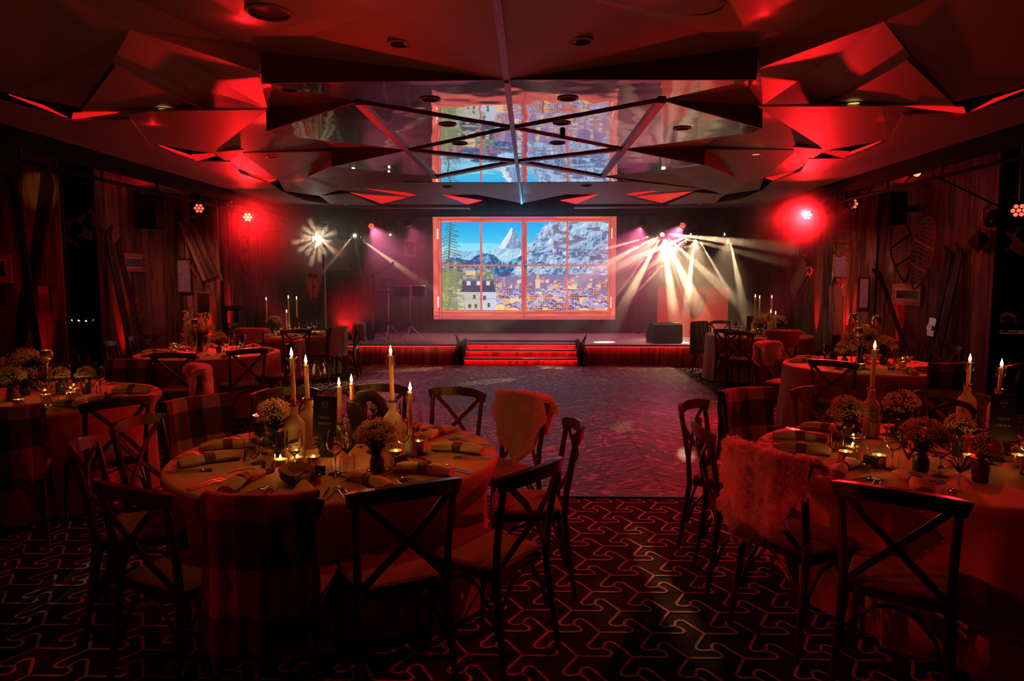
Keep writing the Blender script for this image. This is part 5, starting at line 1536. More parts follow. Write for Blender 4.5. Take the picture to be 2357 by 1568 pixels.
CH = {}
def chair(tk, px, py, lab, kind=None, klab=None, kv=0, zr=.885, rmin=1.20, rmax=1.5, jit=0.0, gx=None, sep=26.0):
    """A chair whose top rail the photograph shows at px, py, facing its table."""
    c = Vector(TABLES[tk])
    r = at(px, py, zr) if gx is None else Vector((*gx, 0))
    v = Vector((r.x, r.y)) - c
    R = max(rmin, min(rmax, v.length))
    an_ = math.atan2(v.y, v.x)
    for a0, _r in CH.get(tk, []):
        d_ = (an_ - a0 + PI) % (2 * PI) - PI
        if abs(d_) < math.radians(sep):
            an_ = a0 + math.copysign(math.radians(sep), d_)
    v = Vector((math.cos(an_), math.sin(an_)))
    f = math.atan2(-v.y, -v.x) - PI / 2 + jit
    fd = Vector((-math.sin(f), math.cos(f)))
    o = c + v * R + fd * .285
    build(CHAIR, 'crossback_chair', lab, 'chair', (o.x, o.y, 0), f, 'crossback chairs around the round tables')
    CH.setdefault(tk, []).append((math.atan2(v.y, v.x), R - .285))
    if kind == 'plaid':
        build(BLANKET[kv], 'plaid_blanket', klab, 'blanket', (o.x, o.y, 0), f, 'plaid blankets over chair backs')
    elif kind == 'stripe':
        build(STRIPE, 'striped_blanket', klab, 'blanket', (o.x, o.y, 0), f)
    elif kind == 'throw':
        build(THROW, 'pale_throw', klab, 'throw', (o.x, o.y, 0), f, 'pale throws over chair backs')
    elif kind == 'fur':
        t = thing('sheepskin', klab, 'sheepskin', (o.x, o.y, 0), f, 'sheepskins over chair backs')
        obj('hide', PELT[kv][0], t)
        fo = obj('fleece', PELT[kv][1], t); fo['kind'] = 'stuff'
    return math.atan2(v.y, v.x)
SEAT = {k: [] for k in TABLES}
def S_(tk, ang, desc):
    SEAT[tk].append((ang, desc))
# -- front left table
for a in ((590, 1160, 'dark crossback chair under the plaid blanket nearest the camera', 'the near plaid chair', 'plaid', 'large plaid blanket hanging down the chair back nearest the camera', 0),
          (940, 1128, 'bare crossback chair nearest the camera, right of the near plaid blanket', 'the near bare chair'),
          (1225, 1088, 'bare crossback chair at the right front of the front left table', 'the front right chair'),
          (1325, 985, 'bare crossback chair seen edge-on by the dance floor, front left table', 'the edge-on chair by the dance floor'),
          (1205, 925, 'crossback chair under the red-lit sheepskin beside the dance floor', 'the red-lit sheepskin chair', 'fur', 'red-lit sheepskin over a chair back beside the dance floor', 1),
          (1066, 911, 'bare crossback chair just left of the red-lit sheepskin', 'the chair left of the red-lit sheepskin'),
          (910, 895, 'bare crossback chair behind the tall candle in the right stoneware bottle', 'the chair behind the right tall candle'),
          (655, 903, 'glossy red-lit crossback chair behind the two left candles', 'the glossy chair behind the left candles'),
          (478, 924, 'crossback chair under the plaid blanket on the far side of the front left table', 'the far plaid chair', 'plaid', 'plaid blanket on the far side of the front left table', 1),
          (330, 968, 'bare crossback chair with a white glint on its rail, left of the front left table', 'the chair with the white rail glint'),
          (200, 1030, 'bare crossback chair at the far left of the front left table', 'the chair at the far left'),
          (318, 1122, 'bare crossback chair left of the near plaid blanket', 'the chair left of the near plaid')):
    S_('T1', chair('T1', a[0], a[1], a[2], *(a[4:7] if len(a) > 4 else ()), rmin=1.16 if a[0] in (590, 940) else 1.38 if a[1] < 930 else 1.30 if a[0] == 1225 else 1.22), a[3])
# -- front right table
for a in ((1795, 1050, 'crossback chair under the big pink sheepskin, front right table', 'the big sheepskin chair', 'fur', 'big pink sheepskin over a chair back at the front right table', 0),
          (2065, 1140, 'bare crossback chair nearest the camera at the front right table', 'the nearest bare chair'),
          (1588, 935, 'left one of two bare crossback chairs by the carpet aisle, front right table', 'the farther aisle chair'),
          (1612, 985, 'nearer one of two bare crossback chairs by the aisle, with a bright curved rail', 'the nearer aisle chair'),
          (1708, 908, 'crossback chair under the dark plaid blanket at the front right table', 'the dark plaid chair', 'plaid', 'dark plaid blanket on the far side of the front right table', 1),
          (1890, 900, 'bare crossback chair behind the stoneware bottle of the front right table', 'the chair behind the tall bottle'),
          (2195, 905, 'bare crossback chair behind the two right candles of the front right table', 'the chair behind the right candles')):
    S_('T5', chair('T5', a[0], a[1], a[2], *(a[4:7] if len(a) > 4 else ())), a[3])
# -- middle right table
for a in ((1768, 797, 'crossback chair under the bright red-lit sheepskin at the middle right table', 'the red sheepskin chair', 'fur', 'bright red-lit sheepskin on a chair at the middle right table', 2),
          (1945, 828, 'bare crossback chair in front of the middle right table, behind the front candle', 'the bare chair facing the camera side'),
          (2130, 835, 'crossback chair under the half red plaid blanket at the middle right table', 'the half red plaid chair', 'plaid', 'half red plaid blanket at the front of the middle right table', 2),
          (2310, 848, 'bare crossback chair at the right edge, behind the farthest right candle', 'the chair at the right edge'),
          (2215, 795, 'dark crossback chair between the middle right table and the opening', 'the dark chair by the opening'),
          (2055, 775, 'crossback chair at the back of the middle right table near the right wall', 'the back chair near the wall')):
    S_('T6', chair('T6', a[0], a[1], a[2], *(a[4:7] if len(a) > 4 else ()), rmin=1.18), a[3])
# -- back right table
for a in ((1608, 745, 'crossback chair under the striped throw beside the stage, back right table', 'the striped throw chair', 'stripe', 'striped blanket on a chair back at the right of the stage'),
          (1672, 762, 'bare crossback chair in front of the back right table', 'the bare front chair'),
          (1805, 768, 'crossback chair under the pale fluffy skin at the back right table', 'the fluffy skin chair', 'fur', 'pale fluffy sheepskin at the back right table', 2),
          (1770, 790, 'dark crossback chair behind the bright red sheepskin', 'the dark front chair'),
          (1655, 742, 'crossback chair on the far left side of the back right table', 'the far left chair')):
    S_('T7', chair('T7', a[0], a[1], a[2], *(a[4:7] if len(a) > 4 else ()), rmin=1.1), a[3])
# -- middle left table
for a in ((395, 818, 'left one of two bare crossback chairs in front of the middle left table', 'the left front chair'),
          (572, 808, 'right one of two bare crossback chairs in front of the middle left table', 'the right front chair'),
          (182, 808, 'dark crossback chair at the left of the middle left table', 'the dark left chair'),
          (264, 792, 'red-rimmed crossback chair at the left of the middle left table', 'the red-rimmed chair'),
          (312, 775, 'crossback chair behind the middle left table near the plank wall', 'the back chair by the wall'),
          (668, 790, 'crossback chair with a pale throw right of the middle left table', 'the pale throw chair', 'throw', 'pale throw on the chair right of the middle left table')):
    S_('T2', chair('T2', a[0], a[1], a[2], *(a[4:7] if len(a) > 4 else ()), rmin=1.18), a[3])
# -- back left table
for a, ang in zip(((602, 757, 'crossback chair under the red-lit sheepskin at the back left table', 'the sheepskin chair', 'fur', 'red-lit sheepskin in front of the back left table', 2),
          (685, 765, 'bare crossback chair in front of the back left table', 'the bare front chair'),
          (775, 775, 'crossback chair with a pale throw at the right of the back left table', 'the pale throw chair', 'throw', 'pale throw on the chair at the right of the back left table'),
          (792, 752, 'crossback chair with a tan pelt beside the stage, back left table', 'the tan pelt chair', 'fur', 'tan pelt on the chair beside the left end of the stage', 1),
          (520, 750, 'crossback chair at the far left of the back left table', 'the far left chair')), (-100, -66, -32, 4, 160)):
    c_ = Vector(TABLES['T3']) + 1.2 * Vector((math.cos(math.radians(ang)), math.sin(math.radians(ang))))
    S_('T3', chair('T3', a[0], a[1], a[2], *(a[4:7] if len(a) > 4 else ()), gx=(c_.x, c_.y)), a[3])
# -- far left table
for a in ((275, 925, 'bare crossback chair at the right front of the far left table', 'the bare right front chair'),
          (412, 858, 'crossback chair under the small bright sheepskin at the far left table', 'the bright sheepskin chair', 'fur', 'small bright sheepskin on the chair right of the far left table', 2),
          (280, 842, 'crossback chair under the dark plaid blanket behind the far left table', 'the plaid back chair', 'plaid', 'dark plaid blanket behind the far left table', 2),
          (20, 950, 'crossback chair under the plaid blanket at the left picture edge', 'the plaid chair at the edge', 'plaid', 'plaid blanket on the chair at the left picture edge', 1),
          (155, 842, 'dark crossback chair at the back of the far left table', 'the dark back chair')):
    S_('T4', chair('T4', a[0], a[1], a[2], *(a[4:7] if len(a) > 4 else ()), rmin=1.18), a[3])
# extra place settings where the photograph shows napkins but the chair is out of sight
for k, v in {'T2': (60, 110, 20), 'T3': (100, 150), 'T4': (-10, 20, 130), 'T5': (-45, 10, 30), 'T6': (160, 60), 'T7': (60, 120)}.items():
    for i, d in enumerate(v):
        S_(k, math.radians(d), ('an empty place', 'a second empty place', 'a third empty place')[i])

# ================================================================== TABLES AND CLOTHS
TN = {'T1': 'front left table', 'T2': 'middle left table', 'T3': 'back left table', 'T4': 'far left table', 'T5': 'front right table',
      'T6': 'middle right table', 'T7': 'back right table', 'T8': 'dark table in the right opening'}
TR, TZ = .87, .757
TABLE = [('tabletop', MB().lathe([(.84, .72), (.855, .725), (.855, .745), (.84, .75)], 48).mesh('tabletop', M['frame_wood'])),
         ('pedestal', MB().lathe([(.05, .03), (.05, .72)], 16).mesh('pedestal', M['black'])),
         ('base', MB().lathe([(.30, 0), (.30, .02), (.06, .035)], 24).mesh('base', M['black']))]
def cloth_mesh(tk, seed):
    rr = np.random.default_rng(seed)
    ph = rr.random(8) * 6.28
    n = 144
    prof = [(.001, .757), (.3, .757), (.6, .757), (.80, .757), (.85, .7565)]
    vs = [(r * math.cos(2 * PI * k / n), r * math.sin(2 * PI * k / n), z) for r, z in prof for k in range(n)]
    zs_ = [.752, .74, .71, .66, .60, .52, .44, .34, .24, .14, .06, .012]
    for z in zs_:
        h = (.757 - z) / .75
        for k in range(n):
            a = 2 * PI * k / n
            fold = math.sin(a * 13 + ph[0] + .8 * math.sin(3 * a + ph[1])) * .6 + math.sin(a * 21 + ph[2]) * .35 + math.sin(a * 7 + ph[3]) * .4
            r = TR - .012 * max(0, (z - .74) / .017) + .035 * min(1, h * 1.3) * fold * (0.25 + h) + .025 * h
            for (ca, ro) in CH.get(tk, []):
                d = (a - ca + PI) % (2 * PI) - PI
                if abs(d) > .6:
                    continue
                lim = (ro - .235) / math.cos(d)
                u = abs(math.sin(d)) * lim
                if u < .32:
                    if lim < r:
                        w_ = 1.0 if u < .240 else max(0, (.32 - u) / .08)
                        w_ *= min(1, max(0, (.70 - z) / .14))
                        r = r * (1 - w_) + lim * w_
            vs.append((r * math.cos(a), r * math.sin(a), z))
    rows = len(prof) + len(zs_)
    mb = MB().add(vs, [(i * n + k, i * n + (k + 1) % n, (i + 1) * n + (k + 1) % n, (i + 1) * n + k)[::-1] for i in range(rows - 1) for k in range(n)])
    return mb.mesh('tablecloth', M['cloth'], True, 1.2)
for i, (tk, (x, y)) in enumerate(TABLES.items()):
    if tk == 'T8':
        continue
    build(TABLE, 'round_table', 'round table under the beige cloth, the %s' % TN[tk], 'table', (x, y, 0), .3 * i, 'round dinner tables')
    single('tablecloth', cloth_mesh(tk, 40 + i), 'beige linen tablecloth draped to the floor over the %s' % TN[tk], 'tablecloth', (x, y, 0), 0, 'beige tablecloths')
# ================================================================== TABLEWARE (kits shared by all copies)
def fl_prism(outline, t, bend=None):
    mb = MB().prism(outline, 0, t)
    if bend:
        mb.v = [(x, y, z + bend(y)) for x, y, z in mb.v]
    return mb
def fork_mesh():
    mb = MB()
    mb.prism([(-.005, -.10), (.005, -.10), (.0035, -.02), (.003, .03), (-.003, .03), (-.0035, -.02)], 0, .0025)
    mb.prism([(-.003, .03), (.003, .03), (.011, .045), (.011, .058), (-.011, .058), (-.011, .045)], 0, .0025)
    for i in range(4):
        x = -.0092 + i * .0061
        mb.prism([(x - .0016, .058), (x + .0016, .058), (x + .0009, .10), (x - .0009, .10)], 0, .002)
    mb.v = [(x, y, z + .006 * math.sin(max(0, min(1, (y + .02) / .09)) * PI) + .002) for x, y, z in mb.v]
    return mb.mesh('fork', M['steel'])
def knife_mesh():
    return MB().prism([(-.006, -.11), (.006, -.11), (.0045, -.01), (.0085, .0), (.0085, .07), (.002, .105), (-.002, .10), (-.0045, -.01)], .001, .004).mesh('knife', M['steel'])
def spoon_mesh():
    mb = MB().prism([(-.005, -.10), (.005, -.10), (.003, .04), (-.003, .04)], .002, .0045)
    n, rows = 12, []
    for s, z in ((1, .006), (.85, .003), (.5, .001), (.05, .0005)):
        rows.append([(s * .019 * math.cos(2 * PI * k / n), .067 + s * .030 * math.sin(2 * PI * k / n), z) for k in range(n)])
    vs = sum(rows, [])
    mb.add(vs, [(i * n + k, i * n + (k + 1) % n, (i + 1) * n + (k + 1) % n, (i + 1) * n + k) for i in range(3) for k in range(n)])
    return mb.mesh('spoon', M['steel'])
FORK, KNIFE, SPOON = fork_mesh(), knife_mesh(), spoon_mesh()
def napkin_kit(seed):
    rr = np.random.default_rng(seed)
    n = 18
    vs = []
    xs_ = [-.15, -.145, -.11, -.07, -.03, -.02, .02, .03, .07, .11, .145, .15]
    hw = [.018, .045, .047, .040, .029, .026, .026, .030, .040, .046, .042, .015]
    hh = [.008, .018, .023, .025, .025, .024, .024, .025, .026, .022, .017, .006]
    p = rr.random(4) * 6.28
    for x, a, b in zip(xs_, hw, hh):
        for k in range(n):
            t = 2 * PI * k / n
            w_ = 1 + .10 * math.sin(3 * t + p[0] + x * 14) + .06 * math.sin(6 * t + p[1])
            vs.append((x, a * math.cos(t) * w_, max(.001, b + b * math.sin(t) * w_)))
    fs = [(i * n + k, i * n + (k + 1) % n, (i + 1) * n + (k + 1) % n, (i + 1) * n + k) for i in range(len(xs_) - 1) for k in range(n)]
    fs += [tuple(range(n - 1, -1, -1)), tuple((len(xs_) - 1) * n + k for k in range(n))]
    mb = MB().add(vs, [f[::-1] for f in fs])
    # a loose folded corner
    mb.add([(.10, -.03, .030), (.17, -.05, .006), (.155, .0, .010), (.10, .01, .044), (.10, -.03, .027), (.17, -.05, .003), (.155, .0, .006), (.10, .01, .040)],
           [(0, 1, 2, 3), (7, 6, 5, 4), (0, 4, 5, 1), (1, 5, 6, 2), (2, 6, 7, 3)])
    ring = MB()
    rv = []
    for x in (-.024, .024):
        for s in (1.0, 1.10):
            rv += [(x, .0285 * s * math.cos(2 * PI * k / 20), max(.0005, .0255 + .0275 * s * math.sin(2 * PI * k / 20))) for k in range(20)]
    fs = []
    for k in range(20):
        q = (k + 1) % 20
        fs += [(20 + k, 20 + q, 60 + q, 60 + k), (k, q, 20 + q, 20 + k), (40 + q, 40 + k, 60 + k, 60 + q)]
    ring.add(rv, fs)
    return [('linen', mb.mesh('linen', M['napkin'], True, .9)), ('leather_ring', ring.mesh('leather_ring', M['leather'], True, .9))]
NAPKIN = [napkin_kit(1), napkin_kit(2), napkin_kit(3)]
WINE = MB().lathe([(.001, 0), (.034, 0), (.036, .002), (.008, .007), (.0042, .02), (.0042, .085), (.010, .094), (.030, .112), (.041, .140), (.041, .165), (.033, .215), (.0318, .215), (.0395, .165), (.0395, .141), (.029, .114), (.008, .099), (.001, .097)], 20, cap=False).mesh('wine_glass', M['glass'])
TUMBLER = MB().lathe([(.001, 0), (.030, 0), (.034, .006), (.037, .05), (.036, .09), (.0345, .09), (.0352, .05), (.032, .014), (.001, .012)], 20, cap=False).mesh('tumbler', M['glass'])
CARD = [('card', MB().box((-.04, -.003, .012), (.04, .003, .058)).mesh('card', M['card'], False)), ('foot', MB().cbox((-.02, -.012, 0), (.02, .012, .014), .004).mesh('foot', M['cutwood'], False)),
        ('lettering', MB().box((-.018, -.0042, .030), (.018, -.0032, .034)).mesh('lettering', M['print'], False))]
def sprig_kit():
    st_ = MB().tube([(-.06, 0, .004), (-.02, .004, .010), (.03, -.002, .008), (.065, .004, .004)], .0018, 5)
    nd = MB()
    r = random.Random(3)
    for i in range(70):
        x = -.055 + .12 * i / 70
        a = r.uniform(0, 2 * PI)
        d = Vector((.55, math.cos(a) * .8, .2 + abs(math.sin(a)) * .8)).normalized() * r.uniform(.012, .022)
        p = Vector((x, 0, .007))
        nd.add([p + Vector((0, .001, 0)), p - Vector((0, .001, 0)), p + d], [(0, 1, 2)])
    return [('stem', st_.mesh('stem', M['leaf'])), ('needles', nd.mesh('needles', M['leaf'], False))]
SPRIG = sprig_kit()
BOTTLE = [('body', MB().lathe([(.001, 0), (.052, .0), (.055, .006), (.055, .165), (.050, .185), (.026, .215), (.021, .228), (.021, .272), (.001, .272)], 24, cap=False).mesh('body', M['stone'])),
          ('lip', MB().lathe([(.021, .270), (.028, .272), (.028, .282), (.020, .284), (.016, .278)], 20, cap=False).mesh('lip', M['steel']))]
JUG = [('body', MB().lathe([(.001, 0), (.030, .0), (.032, .004), (.032, .07), (.026, .085), (.020, .092), (.020, .108), (.001, .108)], 20, cap=False).mesh('body', M['stone_dark'])),
       ('lip', MB().lathe([(.020, .106), (.024, .108), (.024, .113), (.016, .114)], 16, cap=False).mesh('lip', M['stone_dark']))]
CK = {}
def candle_kit(h):
    h = round(h, 2)
    if h not in CK:
        col = MB().tube(arc((0, 0, h - .012), .020, 0, 2 * PI, 16, 'xy'), .003, 6, False)
        for k in range(4):
            a = k * PI / 2 + .6
            c, s = math.cos(a), math.sin(a)
            col.tube([(c * .017, s * .017, h - .012), (c * .028, s * .028, h + .002), (c * .032, s * .032, h - .008)], .0025, 5)
            col.tube([(c * .020, s * .020, h - .012), (c * .022, s * .022, h - .03), (c * .022, s * .022, h - .045), (c * .020, s * .020, h - .060)], [.002, .004, .005, .002], 5)
        CK[h] = [('wax', MB().lathe([(.0125, 0), (.0125, h - .004), (.010, h), (.001, h - .002)], 14).mesh('wax', M['wax'])),
                 ('drip_collar', col.mesh('drip_collar', M['glass'])),
                 ('wick', MB().tube([(0, 0, h - .003), (.001, 0, h + .010)], .0012, 5).mesh('wick', M['matte_black'])),
                 ('flame', MB().lathe([(.001, h + .003), (.006, h + .009), (.0085, h + .019), (.006, h + .033), (.0025, h + .046), (.0005, h + .054)], 10).mesh('flame', M['flame']))]
    return CK[h]
def candle(p, h, lab, group, e=1.4, lean=(0, 0)):
    build(candle_kit(h), 'taper_candle', lab, 'candle', p, random.uniform(0, 6), group, rot=(lean[0], lean[1], 0))
    point('candle_light', Vector(p) + Vector((lean[1] * h, -lean[0] * h, h + .03)), e, (1.0, .38, .08), .012)
TEA = [('cup', MB().lathe([(.001, 0), (.019, 0), (.020, .016), (.0185, .016), (.018, .012), (.001, .012)], 14, cap=False).mesh('cup', M['steel'])),
       ('wax', MB().lathe([(.018, .012), (.001, .0125)], 14, cap=False).mesh('wax', M['wax_lit'])),
       ('flame', MB().lathe([(.001, .014), (.005, .018), (.006, .025), (.001, .038)], 8).mesh('flame', M['flame']))]
WOODTEA = [('holder', MB().lathe([(.001, 0), (.034, 0), (.036, .004), (.035, .028), (.024, .030), (.022, .018), (.001, .018)], 18, cap=False).mesh('holder', M['cutwood'])),
           ('wax', MB().lathe([(.022, .026), (.001, .0265)], 14, cap=False).mesh('wax', M['wax_lit'])),
           ('flame', MB().lathe([(.001, .027), (.005, .031), (.0065, .039), (.001, .054)], 8).mesh('flame', M['flame']))]
VOTIVE = [('glass', MB().lathe([(.001, 0), (.030, 0), (.034, .01), (.036, .055), (.034, .062), (.033, .055), (.030, .012), (.001, .010)], 16, cap=False).mesh('glass', M['mercury'])),
          ('wax', MB().lathe([(.029, .030), (.001, .031)], 14, cap=False).mesh('wax', M['wax_lit'])),
          ('flame', MB().lathe([(.001, .032), (.005, .036), (.0065, .044), (.001, .062)], 8).mesh('flame', M['flame']))]
def globe_kit(h):
    return [('stem', MB().lathe([(.045, 0), (.045, .006), (.008, .014), (.007, h * .4), (.014, h * .45), (.007, h * .5), (.007, h * .9), (.016, h * .96), (.010, h)], 14).mesh('stem', M['mercury'])),
            ('bowl', MB().lathe([(.010, h), (.034, h + .012), (.048, h + .042), (.046, h + .072), (.036, h + .095), (.034, h + .094), (.043, h + .072), (.044, h + .043), (.031, h + .016), (.001, h + .008)], 18, cap=False).mesh('bowl', M['mercury'])),
            ('flame', MB().lathe([(.001, h + .02), (.006, h + .027), (.006, h + .036), (.001, h + .055)], 8).mesh('flame', M['flame']))]
GLOBE = {h: globe_kit(h) for h in (.18, .24, .30)}
def flower_kit(seed, R, H, n=420, hang=.3, vase=True):
    r = random.Random(seed)
    bl, stm, lf = MB(), MB(), MB()
    oc = [(1, 0, 0), (0, 1, 0), (-1, 0, 0), (0, -1, 0), (0, 0, 1), (0, 0, -1)]
    of = [(0, 1, 4), (1, 2, 4), (2, 3, 4), (3, 0, 4), (1, 0, 5), (2, 1, 5), (3, 2, 5), (0, 3, 5)]
    clumps = [(r.uniform(0, 6.28), r.uniform(-.15, 1.0)) for _ in range(30)]
    for i in range(n):
        a, e = r.choice(clumps)
        a += r.gauss(0, .20); e = max(-hang, min(1.0, e + r.gauss(0, .12)))
        rad = R * (.78 + .24 * r.random())
        ce = math.sqrt(max(0, 1 - min(1, abs(e)) ** 2))
        p = Vector((rad * ce * math.cos(a), rad * ce * math.sin(a), H + rad * e * .95))
        s = r.uniform(.0035, .0062)
        q = Matrix.Rotation(r.uniform(0, 3), 3, 'X') @ Matrix.Rotation(r.uniform(0, 3), 3, 'Z')
        bl.add([p + q @ Vector(v) * s for v in oc], of)
        if i % 6 == 0:
            stm.tube([(0, 0, H - R * .9), (p.x * .45, p.y * .45, H - R * .15 + (p.z - H) * .4), p], .0011, 3, False)
    for i in range(70):
        a, e = r.uniform(0, 6.28), r.uniform(-.8, .5)
        ce = math.sqrt(1 - e * e)
        d = Vector((ce * math.cos(a), ce * math.sin(a), e))
        p = Vector((0, 0, H)) + d * R * r.uniform(.35, .75)
        t = Vector((-math.sin(a), math.cos(a), r.uniform(-.4, .4))).normalized() * R * .16
        lf.add([p - t * .6, p + d * R * .14 - t * .2, p + t, p - d * R * .10 + t * .2], [(0, 1, 2, 3)])
    k = [('stems', stm.mesh('stems', M['leaf'], False)), ('leaves', lf.mesh('leaves', M['leaf'], False)), ('blossoms', bl.mesh('blossoms', M['blossom'], False))]
    if vase:
        hv = max(.04, H - R * .75)
        k.insert(0, ('vase', MB().lathe([(.001, 0), (.030, 0), (.034, .01), (.036, hv * .7), (.028, hv), (.024, hv), (.001, hv * .9)], 16, cap=False).mesh('vase', M['vase'])))
    return k
FLOWER = {'s': flower_kit(5, .075, .16, 520), 'm': flower_kit(6, .112, .165, 950, .5), 'l': flower_kit(8, .17, .19, 1500, .35), 'd': flower_kit(11, .105, .20, 600, .2)}
def leaf_kit(seed, n=16, R=.12, H=.08):
    r = random.Random(seed)
    k = []
    br = MB()
    leaf = MB()
    vs = [(0, 0, 0), (.012, .02, .003), (.014, .045, .004), (0, .075, -.004), (-.014, .045, .004), (-.012, .02, .003), (0, .04, -.002)]
    LM = leaf.add(vs, [(0, 1, 6), (1, 2, 6), (2, 3, 6), (3, 4, 6), (4, 5, 6), (5, 0, 6)]).mesh('leaf', M['leaf'])
    out = [('stem', None), LM, []]
    for i in range(n):
        a, e = r.uniform(0, 6.28), r.uniform(0, .9)
        p = Vector((math.cos(a) * R * r.uniform(.2, .8), math.sin(a) * R * r.uniform(.2, .8), H * r.uniform(.2, 1.3)))
        br.tube([(0, 0, .0), (p.x * .5, p.y * .5, p.z * .8), p], .0022, 4, False)
        out[2].append((p, (max(e - .3, .02), r.uniform(-.5, .5), a - PI / 2)))
    out[0] = ('stem', br.mesh('stem', M['leaf'], False))
    return out
LEAFKIT = leaf_kit(4)
def leaves(p, lab, s=1.0, rz=0.0):
    t = thing('leafy_sprig', lab, 'foliage', p, rz, 'leafy sprigs among the flowers')
    t.scale = (s, s, s)
    obj(*LEAFKIT[0], t)
    for lp_, lr in LEAFKIT[2]:
        obj('leaf', LEAFKIT[1], t, lp_, lr)
def log_mesh(L, r0, seed, name='bark', m='moss', n=16, bend=.06):
    rr = np.random.default_rng(seed)
    vs = []
    rows = 12
    for i in range(rows):
        t = i / (rows - 1)
        for k in range(n):
            a = 2 * PI * k / n
            r = r0 * (1 + .18 * math.sin(3 * a + t * 5 + seed) + .10 * rr.random() + .12 * math.sin(9 * t + seed))
            vs.append((r * math.cos(a) + bend * math.sin(t * 3 + seed), r * math.sin(a) + bend * .6 * math.sin(t * 4 + 2 * seed), L * t))
    mb = MB().add(vs, [(i * n + k, i * n + (k + 1) % n, (i + 1) * n + (k + 1) % n, (i + 1) * n + k) for i in range(rows - 1) for k in range(n)] + [tuple(range(n - 1, -1, -1)), tuple((rows - 1) * n + k for k in range(n))])
    return mb.mesh(name, M[m], True, 1.2)
SHIELD_CARD = None
def menu_card(p, rz, lab, w=.125, h=.205, tilt=-.08, lettering=True):
    """Dark name card held upright in a slotted stump of bark."""
    s = thing('wood_stump', 'bark-covered wood stump holding the dark card on the ' + lab, 'stump', p, rz, 'wood stumps holding name cards')
    obj('bark', log_mesh(.135, .036, 3, bend=.004), s)
    obj('cut_face', MB().lathe([(.034, .135), (.001, .137)], 16, (.003, 0, 0), cap=False).mesh('cut_face', M['cutwood']), s)
    t = thing('name_card', 'dark upright name card with a shield and lettering on the ' + lab, 'card', Vector(p) + Vector((.003, -.040, .125)), 0, 'table name cards', rot=(tilt, .03, rz))
    obj('board', MB().box((-w / 2, -.002, -.01), (w / 2, .002, h)).mesh('board', M['card'], False), t)
    if lettering:
        o = obj('lettering', text_mesh('TESTA', .017, 'print', .0003, 1.25), t, (0, -.0026, h * .44), (PI / 2, 0, 0))
        o = obj('lettering', text_mesh('GRIGIA', .017, 'print', .0003, 1.25), t, (0, -.0026, h * .29), (PI / 2, 0, 0))
        sp = shield(.0155, .038, 0, h * .78, -.003)
        rim = MB().tube([*sp, sp[0]], .0009, 5, False)
        obj('emblem', rim.mesh('emblem', M['print']), t)
        obj('lettering', text_mesh('MW', .013, 'print', .0003), t, (0, -.0026, h * .80), (PI / 2, 0, 0))
        obj('lettering', text_mesh('A', .010, 'print', .0003), t, (.0015, -.0026, h * .735), (PI / 2, 0, 0))

# ================================================================== PLACE SETTINGS
def setting(tk, ang, desc, rich, idx):
    c = Vector(TABLES[tk])
    e = Vector((math.cos(ang), math.sin(ang))); t = Vector((-math.sin(ang), math.cos(ang)))
    tn = TN[tk]
    g = tn
    def P(r, s, z=TZ):
        q = c + e * r + t * s
        return (q.x, q.y, z + .001)
    out = ang - PI / 2                     # an object's +y then points outward; +pi points it to the middle
    rr = random.Random(idx * 13 + hash(tk) % 7 + int(ang * 10))
    rr = random.Random(int(ang * 1000) + idx)
    w = ' by ' + desc + ', ' + tn
    build(NAPKIN[idx % 3], 'napkin', 'rolled napkin' + w, 'napkin', P(.65, -.005), ang + rr.choice((-.38, .34, .40)), 'rolled napkins on the ' + g)
    single('fork', FORK, 'steel fork' + w, 'fork', P(.735, -.130), out + PI + rr.uniform(-.1, .1), 'cutlery on the ' + g)
    single('knife', KNIFE, 'steel knife' + w, 'knife', P(.735, .118), out + PI + rr.uniform(-.1, .1), 'cutlery on the ' + g)
    if rich:
        single('fork', FORK, 'second steel fork' + w, 'fork', P(.73, -.158), out + PI + rr.uniform(-.08, .08), 'cutlery on the ' + g)
        single('spoon', SPOON, 'steel spoon' + w, 'spoon', P(.72, .150), out + PI + rr.uniform(-.1, .1), 'cutlery on the ' + g)
    single('wine_glass', WINE, 'stemmed wine glass' + w, 'wine glass', P(.41, .085), 0, 'wine glasses on the ' + g)
    if rich or idx % 2 == 0:
        single('tumbler', TUMBLER, 'clear water tumbler' + w, 'tumbler', P(.45, -.055), 0, 'water tumblers on the ' + g)
    if rich and idx % 2 == 0:
        build(CARD, 'place_card', 'small black place card' + w, 'place card', P(.475, .012), out + PI if math.sin(ang) > 0 else out, 'place cards on the ' + g)
    if rich and idx % 3 != 1:
        q = P(.65, -.005, TZ + .058)
        build(SPRIG, 'herb_sprig', 'herb sprig on the napkin' + w, 'herb sprig', q, ang + rr.uniform(-.8, .8), 'herb sprigs on napkins')
for tk in SEAT:
    for i, (a, d) in enumerate(SEAT[tk]):
        setting(tk, a, d, tk in ('T1', 'T5'), i)

# ================================================================== CENTREPIECES
def T(tk, px, py, z=TZ):
    p = at(px, py, z)
    return (p.x, p.y, z + .001)
def on(tk, px, dy, z=TZ):
    """Point on a table: column px at the depth of the table's middle plus dy."""
    y = TABLES[tk][1] + dy
    return (aty(px, 700, y).x, y, z + .001)
def hz(px, py, p):
    return aty(px, py, p[1]).z
